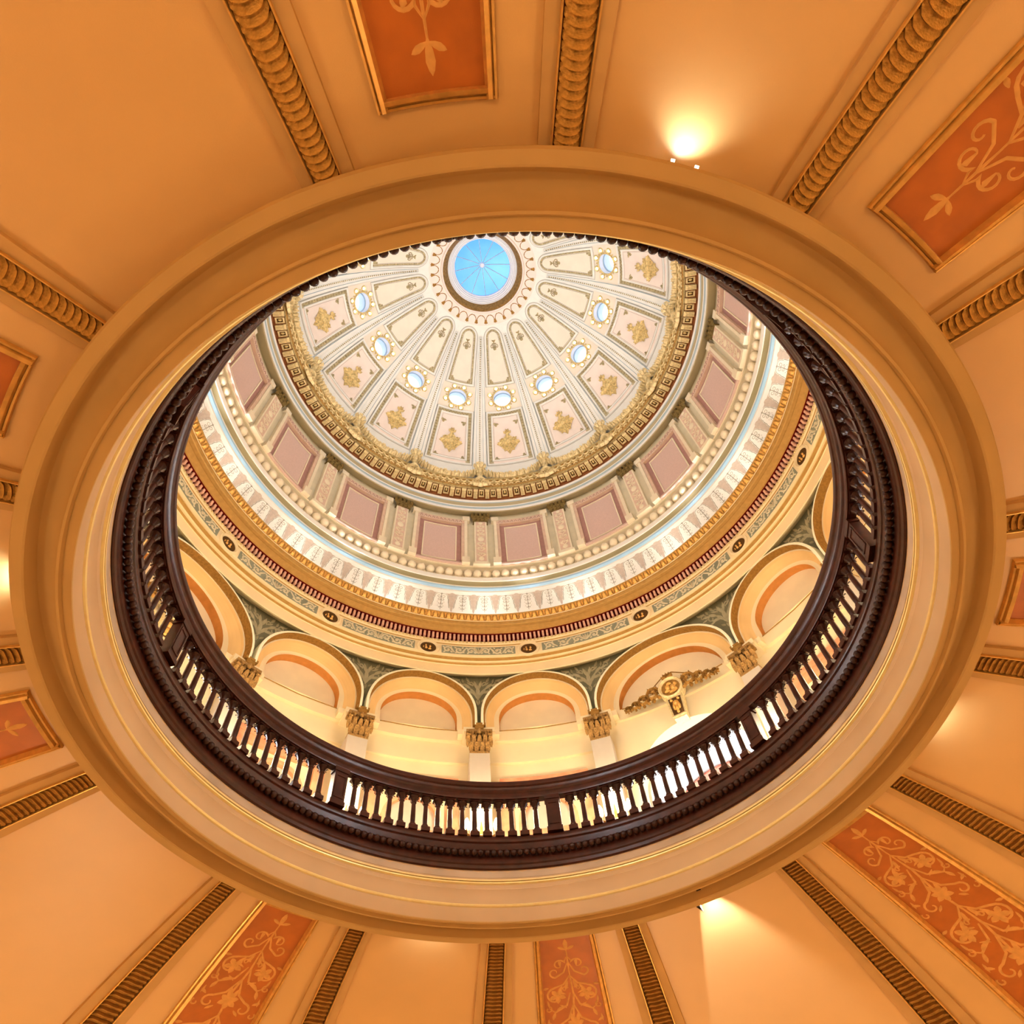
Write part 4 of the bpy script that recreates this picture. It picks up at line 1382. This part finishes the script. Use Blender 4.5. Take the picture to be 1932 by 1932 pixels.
for sx in (1, -1):
    for x, y, a_, L_, w_ in ((0.0, -0.1, -45, 0.5, 0.14), (0.0, 0.2, -10, 0.45, 0.12), (0, 0.8, 40, 0.35, 0.12), (0, 0.8, -20, 0.3, 0.1)):
        orn.append([(sx * px, py, pw_) for px, py, pw_ in leaf(x, y, a_, L_, w_)])
    orn.append([(sx * px, py, pw_) for px, py, pw_ in [(0, 0.75, 0.05)] + spiral(0.40, 0.55, 0.34, 0.08, 60, -290, 0.07, 0.05, 12)])
orn.append([(0, -0.4, 0.05), (0, 0.9, 0.06)])
for st in scaled(orn, 0.036, 0.044):
    b.stroke(pa, st, 0.006, 0, 0.0024)
b.blob(pa, 0, 0.044, 0.012, 0.012, 0.007, 0, 8, 0.0024)
up_orn = b.mesh('gilt_spray', ['khaki'], 60)
b = MB()
for sx in (1, -1):
    pc_ = dpatch(31.0)
    x = sx * (rad(7.55) * dr(31.0) - 0.034)
    b.stroke(pc_, [(x - sx * 0.012, 0.012, 0.010), (x + sx * 0.008, 0.012, 0.010)], 0.002, 0, 0.003)
    b.stroke(pc_, [(x + sx * 0.004, 0.018, 0.008), (x + sx * 0.004, -0.010, 0.008)], 0.002, 0, 0.003)
up_cor = b.mesh('corner_tab', ['khaki'])

# lower panel
b = MB()
for i0, i1, h0, h1 in ((0.0, 0.003, 0, 0.010), (0.003, 0.010, 0.010, 0.010), (0.010, 0.013, 0.010, 0.002)):
    band(b, lower, i0, i1, h0, h1, 0)
for i0, i1, h0, h1 in ((0.034, 0.036, 0.002, 0.008), (0.036, 0.043, 0.008, 0.008), (0.043, 0.045, 0.008, 0.002)):
    band(b, lower, i0, i1, h0, h1, 0)
lp_frame = b.mesh('white_frame', ['domewhite'], 30)
b = MB()
band(b, lower, -0.003, -0.0005, 0.0012, 0.0012, 0)
band(b, lower, 0.0115, 0.0140, 0.0026, 0.0026, 0)
band(b, lower, 0.0335, 0.0355, 0.0036, 0.0036, 0)
band(b, lower, 0.0500, 0.0520, 0.0034, 0.0034, 0)
lp_line = b.mesh('grey_line', ['grey'])
b = MB()
band(b, lower, 0.012, 0.035, 0.0018, 0.0018, 0)
lp_bord = b.mesh('bead_ground', ['olive'])
b = MB()
for sx in (1, -1):
    for i in range(17):
        t = 40.4 + 12.6 * i / 16
        q = dpatch(t)
        b.blob(lambda x, y, h: q(x + sx * (rad(8.45) * dr(t) - 0.0235), y, h), 0, 0, 0.0085, 0.0095, 0.009, 0, 7, 0.002)
for i in range(11):
    q = dpatch(40.15)
    x = -0.10 + 0.02 * i
    b.stroke(q, [(x - 0.009, -0.008, 0.003), (x, 0.008, 0.004), (x + 0.009, -0.008, 0.003)], 0.005, 0, 0.002)
lp_beads = b.mesh('bead_border', ['khaki'], 60)
tag_stuff = lp_beads
b = MB()
fill(b, None, 39.35 + deg(0.042 / 1.70), 53.3, lambda t: 8.45 - deg(0.042 / dr(t)), 0.0024, 0, 12)
lp_field = b.mesh('square_panel', ['domepeach'])
b = MB()
for tq, sy in ((42.6, 1), (52.0, -1)):
    q = dpatch(tq)
    for sx in (1, -1):
        x = sx * (rad(8.45) * dr(tq) - 0.058)
        for st in (leaf(x, 0, 90 * sy + sx * sy * 20, 0.026, 0.008), leaf(x, 0, (0 if sx < 0 else 180) + 10 * sy, 0.028, 0.008), leaf(x + sx * 0.006, -sy * 0.004, (45 if sx < 0 else 135) * sy, 0.030, 0.007)):
            b.stroke(q, st, 0.005, 0, 0.003)
        b.blob(q, x, 0, 0.010, 0.010, 0.006, 0, 7, 0.003)
lp_corner = b.mesh('corner_spray', ['khaki'], 60)
b = MB()
q = dpatch(47.7)
L = []
for an in (0, 180):
    L += [leaf(0, 0.05, an, 1.0, 0.22), leaf(0.25 * cos(rad(an)), 0.0, an - 28, 0.62, 0.18), leaf(0.25 * cos(rad(an)), 0.1, an + 28, 0.62, 0.18)]
L += [leaf(0, 0, 90, 1.0, 0.24), leaf(0.12, 0.2, 62, 0.72, 0.18), leaf(-0.12, 0.2, 118, 0.72, 0.18)]
L += [leaf(0, -0.2, -90, 0.62, 0.20)]
for sx in (1, -1):
    L.append([(sx * x, y, w) for x, y, w in spiral(0.52, -0.16, 0.24, 0.05, 120, -260, 0.09, 0.06, 12)])
    L.append([(sx * x, y, w) for x, y, w in spiral(0.40, 0.42, 0.22, 0.05, -60, 300, 0.09, 0.06, 12)])
    L.append([(sx * x, y, w) for x, y, w in leaf(0.05, -0.75, -30, 0.34, 0.14)])
    L.append([(sx * x, y, w) for x, y, w in leaf(0.02, -0.85, -70, 0.28, 0.12)])
plate = []
for i in range(32):
    th = 2 * pi * i / 32
    k_ = 1 / (abs(cos(th)) ** 0.85 + abs(sin(th)) ** 0.85) ** (1 / 0.85)
    plate.append((0.080 * k_ * cos(th), 0.086 * k_ * sin(th) + 0.012))
b.add([q(x, y, 0.010) for x, y in plate] + [q(x, y, 0.001) for x, y in plate], [tuple(range(32))] + [(i, (i + 1) % 32, 32 + (i + 1) % 32, 32 + i) for i in range(32)])
for st in scaled(L, 0.074, 0.092):
    b.stroke(q, st, 0.012, 0, 0.008)
for x, y, R_ in ((0, 0.02, 0.30), (0, -0.72, 0.16), (0, 0.62, 0.16), (0.48, -0.12, 0.12), (-0.48, -0.12, 0.12), (0.38, 0.42, 0.12), (-0.38, 0.42, 0.12)):
    b.blob(q, x * 0.074, y * 0.092, R_ * 0.074, R_ * 0.092, 0.020, 0, 8, 0.004)
lp_gilt = b.mesh('gilt_relief', ['domegold'], 50)

# ribs between the panels
b = MB()
xs_ = [(-2.15, 0), (-2.05, 0.009), (-1.25, 0.010), (-1.15, 0.004), (-0.35, 0.004), (-0.30, 0.008), (0.30, 0.008), (0.35, 0.004), (1.15, 0.004), (1.25, 0.010), (2.05, 0.009), (2.15, 0)]
tt = [18.8 + (55.0 - 18.8) * i / 22 for i in range(23)]


def ribw(t):
    return min(1.15, 0.62 + 0.55 * (t - 18.8) / 20)


b.grid(lambda t, j: dome(xs_[j][0] * ribw(t), t, xs_[j][1]), tt, list(range(len(xs_))), [1, 0, 1, 0, 0, 0, 0, 0, 1, 0, 1])
drib_me = b.mesh('dome_rib', ['domewhite', 'bluegrey'], 30)
b = MB()
t = 19.6
while t < 54.5:
    q = dpatch(t)
    b.blob(q, 0, 0, 0.0055, 0.0050, 0.006, 0, 6, 0.008)
    t += deg(0.016 / dlen(t))
drope_me = b.mesh('bead_string', ['khaki'], 60)

# collar print below the oculus
b = MB()
for i in range(2):
    a0 = -5.6 + 11.2 * i
    q = lambda x, y, h: dome(a0 + deg(x / dr(13.9 + y)), 13.9 + deg(y / 1.42) if False else 13.9 + y, h)
    for sx in (1, -1):
        b.stroke(lambda x, y, h: dome(a0 + x, 13.7 + y / 3.0, h), [(sx * (5.4 - 5.0 * sin(rad(th))), -2.6 + 5.0 * (1 - cos(rad(th))), 0.35) for th in range(0, 91, 15)], 0.002, 0, 0.0008)
    for an in (60, 90, 120):
        b.stroke(lambda x, y, h: dome(a0 + x, 13.7 + y / 3.0, h), leaf(0, 1.6, an, 3.4, 0.8), 0.002, 0, 0.0008)
    b.stroke(lambda x, y, h: dome(a0 + x, 13.7 + y / 3.0, h), [(-1.4, 1.8, 0.4), (1.4, 1.8, 0.4)], 0.002, 0, 0.0008)
col_me = b.mesh('collar_print', ['olddgold'], 60)

# festoons and urn brackets above the cornice
b = MB()
random.seed(11)
q0 = lambda x, y, h: W(1.104 + 0.02 * (y - 4.18) - h, deg(x / 1.10), y)
HS = rad(11.25) * 1.11
for i in range(30):
    u = -0.88 + 1.76 * i / 29
    y = 4.272 - 0.104 * (1 - u * u) ** 0.8
    sz = 0.009 + 0.013 * (1 - u * u)
    for m in range(3):
        b.blob(q0, u * HS + random.uniform(-0.006, 0.006), y + (m - 1) * sz * 0.75, sz * 0.62, sz * 0.58, 0.030 + random.uniform(0, 0.012), 0, 6)
for sx in (1, -1):
    b.stroke(q0, [(sx * HS * 0.98, 4.300, 0.006), (sx * HS * 0.90, 4.285, 0.010), (sx * HS * 0.84, 4.262, 0.012)], 0.03)
    for st in (leaf(sx * HS * 0.86, 4.255, -90 + sx * 25, 0.075, 0.010), leaf(sx * HS * 0.80, 4.235, -90 - sx * 10, 0.06, 0.010)):
        b.stroke(q0, st, 0.022)
gar_me = b.mesh('garland', ['palegold'], 60)
b = MB()
x0, y0, _ = W(1.102, 0, 0)
b.lathe([(0.0001, 4.118 * U), (0.034 * U, 4.120 * U), (0.036 * U, 4.135 * U), (0.018 * U, 4.150 * U), (0.015 * U, 4.180 * U), (0.018 * U, 4.240 * U), (0.020 * U, 4.275 * U), (0.022 * U, 4.290 * U), (0.034 * U, 4.302 * U), (0.037 * U, 4.322 * U), (0.026 * U, 4.338 * U), (0.012 * U, 4.350 * U), (0.0001, 4.352 * U)], 12, (x0, y0, ZC))
for i in range(10):
    a_ = 2 * pi * i / 10
    vs = []
    for r_, z_ in ((0.026, 4.286), (0.045, 4.300), (0.049, 4.322)):
        for s_ in (-0.25, 0.25):
            vs.append((x0 + r_ * U * cos(a_ + s_), y0 + r_ * U * sin(a_ + s_), ZC + z_ * U))
    b.add(vs, [(0, 1, 3, 2), (2, 3, 5, 4)])
urn_me = b.mesh('urn_post', ['palegold'], 40)
b = MB()
q1 = lambda x, y, h: W(1.098 - h, deg(x / 1.098), y)
for an in range(20, 161, 20):
    b.stroke(q1, leaf(0, 4.050, an, 0.070, 0.011), 0.014, 0, 0.004)
b.stroke(q1, [(0.052 * cos(rad(th)), 4.050 + 0.075 * sin(rad(th)), 0.006) for th in range(0, 181, 20)], 0.012, 0, 0.006)
b.blob(q1, 0, 4.055, 0.020, 0.022, 0.02, 0, 8, 0.006)
shell_me = b.mesh('shell', ['palegold'], 60)

dm = empty('ceiling_dome', (0, 0, U * 4.1 + ZC))
tag(dm, 'pale inner dome of arched panels, gilt reliefs and white ribs', 'dome', kind='structure')
for k in range(16):
    a = PC + 22.5 * k
    sg = obj('dome_segment', seg_me, dm, a)
    obj('collar_print', col_me, sg, a)
    o = obj('arched_panel', up_field, dm, a)
    for nm, me in (('white_frame', ub_frame), ('khaki_border', ub_border), ('bead_border', ub_beads), ('grey_line', ub_line), ('gilt_spray', up_orn), ('corner_tab', up_cor)):
        obj(nm, me, o, a)
    o = obj('square_panel', lp_field, dm, a)
    for nm, me in (('white_frame', lp_frame), ('grey_line', lp_line), ('bead_ground', lp_bord), ('bead_border', lp_beads), ('corner_spray', lp_corner), ('gilt_relief', lp_gilt)):
        obj(nm, me, o, a)
    o = obj('dome_rib', drib_me, dm, a + 11.25)
    obj('bead_string', drope_me, o, a + 11.25)
    obj('garland', gar_me, ac, a)
    o = obj('urn_post', urn_me, ac, a + 11.25)
    obj('shell', shell_me, o, a + 11.25)

# ================================================================== round dome windows
b = MB()
pr = [(0.0705, 0.0), (0.0705, 0.006), (0.066, 0.011), (0.0615, 0.006), (0.0615, -0.002)]
b.grid(lambda i, j: pw(pr[j][0] * cos(2 * pi * i / N_), pr[j][0] * sin(2 * pi * i / N_), pr[j][1]), list(range(N_)), list(range(5)), 0, wrap=True)
wfr_me = b.mesh('gilt_rim', ['domegold'])
b = MB()
b.grid(lambda i, j: pw(0.0615 * cos(2 * pi * i / N_), 0.0615 * sin(2 * pi * i / N_), (0.0, -0.11)[j]), list(range(N_)), [0, 1], 0, wrap=True)
wtu_me = b.mesh('reveal', ['framewhite'])
b = MB()
b.add([pw(0.0615 * cos(2 * pi * i / N_), 0.0615 * sin(2 * pi * i / N_), -0.045) for i in range(N_)], [tuple(range(N_))], 0)
wgl_me = b.mesh('glass_pane', ['window_glass'])
b = MB()
pr2 = [(0.0615, -0.040), (0.0580, -0.040), (0.0580, -0.050), (0.0615, -0.050)]
b.grid(lambda i, j: pw(pr2[j][0] * cos(2 * pi * i / N_), pr2[j][0] * sin(2 * pi * i / N_), pr2[j][1]), list(range(N_)), list(range(4)), 0, wrap=True)
wsash_me = b.mesh('sash', ['bluegrey'])
petal, bulbs = [], []
for m in range(8):
    an = 22.5 + 45 * m
    cx_, cy_ = 0.0880 * cos(rad(an)), 0.0840 * sin(rad(an))
    b = MB()
    b.stroke(pw, [(cx_ + 0.0145 * cos(rad(an + d)), cy_ + 0.0145 * sin(rad(an + d)), 0.0050) for d in range(-150, 151, 30)], 0.009, 0, 0.001)
    for s_ in (1, -1):
        b.stroke(pw, [(cx_ + x, cy_ + y, w) for x, y, w in spiral(0.0125 * cos(rad(an + s_ * 160)), 0.0125 * sin(rad(an + s_ * 160)), 0.007, 0.002, an, an + s_ * 300, 0.003, 0.002, 8)], 0.006, 0, 0.001)
    am = an + 22.5
    b.blob(pw, 0.0790 * cos(rad(am)), 0.0770 * sin(rad(am)), 0.0060, 0.0060, 0.007, 0, 7, 0.001)
    petal.append(b.mesh('gilt_scroll', ['domegold'], 60))
    b = MB()
    b.blob(pw, cx_, cy_, 0.0088, 0.0088, 0.011, 0, 10, 0.001)
    bulbs.append(b.mesh('bulb', ['bulb'], 70))
ords = ['first', 'second', 'third', 'fourth', 'fifth', 'sixth', 'seventh', 'eighth', 'ninth', 'tenth', 'eleventh', 'twelfth', 'thirteenth', 'fourteenth', 'fifteenth', 'sixteenth']
for k in range(16):
    a = PC + 22.5 * k
    root = empty('window_%d' % (k + 1), dome(a, TW))
    n_ = (k + 4) % 16
    tag(root, 'round dome window ringed by gilt scrolls and bulbs, %s counterclockwise from the far left' % ords[n_], 'window', 'round dome windows', 'structure')
    fr = obj('gilt_rim', wfr_me, root, a)
    obj('reveal', wtu_me, root, a)
    obj('glass_pane', wgl_me, root, a)
    obj('sash', wsash_me, root, a)
    for m in range(8):
        p_ = obj('gilt_scroll', petal[m], root, a)
        obj('bulb', bulbs[m], p_, a)

# ================================================================== oculus
oc = empty('window_17', (0, 0, U * 5.12 + ZC))
tag(oc, 'blue glass oculus with twelve bars at the crown of the dome', 'window', kind='structure')
b = MB()
revolve(b, [(0.300, 5.150), (0.285, 5.122), (0.281, 5.112), (0.274, 5.110), (0.270, 5.118)], 96, 0)
obj('peach_lip', b.mesh('peach_lip', ['domepeach']), oc)
b = MB()
revolve(b, [(0.272, 5.114), (0.262, 5.128), (0.252, 5.150), (0.244, 5.172), (0.240, 5.192)], 96, 0)
obj('gilt_throat', b.mesh('gilt_throat', ['olddgold']), oc)
b = MB()
revolve(b, [(0.245, 5.190), (0.236, 5.188), (0.232, 5.194), (0.226, 5.196), (0.222, 5.206), (0.214, 5.206), (0.211, 5.216), (0.205, 5.217), (0.201, 5.228), (0.195, 5.230), (0.192, 5.250), (0.200, 5.256), (0.245, 5.190)], 96, 0)
obj('white_frame', b.mesh('oculus_frame', ['framewhite'], 25), oc)
b = MB()
for r_, z_ in ((0.2325, 5.1925), (0.2225, 5.2045), (0.2115, 5.2145), (0.2015, 5.2265)):
    revolve(b, [(r_ + 0.0012, z_), (r_ - 0.0012, z_ - 0.001)], 72, 0)
obj('frame_line', b.mesh('frame_line', ['bluegrey']), oc)
for m in range(12):
    a0, a1 = m * 30 + 8, m * 30 + 38
    b = MB()
    b.grid(lambda a, j: W((0.194, 0.13, 0.07, 0.018)[j], a, (5.246, 5.292, 5.325, 5.345)[j]), [a0 + (a1 - a0) * i / 4 for i in range(5)], [0, 1, 2, 3])
    obj('glass_pane', b.mesh('glass_pane', ['oculus_glass'], 60), oc)
b = MB()
for j in range(3):
    p0, p1 = ((0.195, 5.243), (0.13, 5.289), (0.07, 5.322), (0.015, 5.342))[j:j + 2]
    for sgn in (0,):
        vs = []
        for r_, z_ in (p0, p1):
            for x_, dz_ in ((-0.0022, 0.003), (0.0022, 0.003), (0.0022, -0.004), (-0.0022, -0.004)):
                x, y, z = W(r_, 0, z_ + dz_)
                vs.append((x + x_ * U, y, z))
        b.add(vs, [(0, 1, 5, 4), (1, 2, 6, 5), (2, 3, 7, 6), (3, 0, 4, 7)])
bar_me = b.mesh('glazing_bar', ['bluegrey'])
for m in range(12):
    obj('glazing_bar', bar_me, oc, m * 30 + 8)
b = MB()
b.lathe([(0.0001, 5.325 * U), (0.014 * U, 5.326 * U), (0.018 * U, 5.334 * U), (0.018 * U, 5.348 * U), (0.0001, 5.350 * U)], 16, (0, 0, ZC))
obj('hub', b.mesh('hub', ['framewhite']), oc)

# ================================================================== uplights lying in the gutter of the ring moulding
b = MB()
f = lambda x, y, h: W(0.988 + h, x, y)
b.box(f, (-1.15, 1.15), (1.172, 1.180), (0, 0.010), 2, 0)
ul_me = b.mesh('lamp_body', ['brass'])
b = MB()
b.box(lambda x, y, h: W(0.995 + h, x, y), (-1.22, -0.95), (1.168, 1.173), (0, 0.0105), 1, 0)
led1 = b.mesh('lamp_end', ['candle'])
b = MB()
b.box(lambda x, y, h: W(0.995 + h, x, y), (0.95, 1.22), (1.168, 1.173), (0, 0.0105), 1, 0)
led2 = b.mesh('lamp_end', ['candle'])
for q in range(4):
    a = PC + 90 * q + 0.9
    root = empty('uplight', W(0.99, a, 1.172))
    tag(root, 'small brass uplight on the outer edge of the ring moulding, %s side' % place_word(a), 'uplight', 'uplights around the ring moulding')
    obj('lamp_body', ul_me, root, a)
    obj('lamp_end', led1, root, a)
    obj('lamp_end', led2, root, a)
    L = lamp('uplight_glow', 'SPOT', W(0.994, a - 0.4, 1.186), 17, (0.86, 0.93, 1.0), 0.02, spot_size=rad(120), spot_blend=1.0)
    d = Vector(W(1.25, a - 0.4, 1.222)) - Vector(L.location)
    L.rotation_euler = d.to_track_quat('-Z', 'Y').to_euler()
# an unseen spotlight and baffle added to throw a sharp-edged fan of light on the lower right
root = empty('spotlight', W(0.985, 32.6, 1.172))
tag(root, 'unseen spotlight with a light baffle, added behind the ring moulding, lower right', 'spotlight')
b = MB()
b.lathe([(0.0001, -0.03), (0.03, -0.03), (0.035, 0.03), (0.03, 0.03), (0.025, -0.02), (0.0001, -0.02)], 12, (U * 0.52, U * 0.82, ZC + U * 1.176))
obj('lamp_can', b.mesh('lamp_can', ['black']), root)
b = MB()
vs = []
for x, y in ((0.505, 0.850), (0.5407, 0.8894), (0.5397, 0.8900), (0.503, 0.852)):
    for z in (1.150, 1.216):
        vs.append((U * x, U * y, ZC + U * z))
b.add(vs, [(0, 2, 3, 1), (2, 4, 5, 3), (4, 6, 7, 5), (6, 0, 1, 7), (1, 3, 5, 7), (0, 6, 4, 2)])
obj('light_baffle', b.mesh('light_baffle', ['black']), root)
L = lamp('spotlight_glow', 'SPOT', (U * 0.530, U * 0.830, ZC + U * 1.186), 330, (0.92, 0.90, 1.0), 0.006, spot_size=rad(62), spot_blend=0.6)
d = Vector(W(1.9, 31.0, 0.90)) - Vector(L.location)
L.rotation_euler = d.to_track_quat('-Z', 'Y').to_euler()
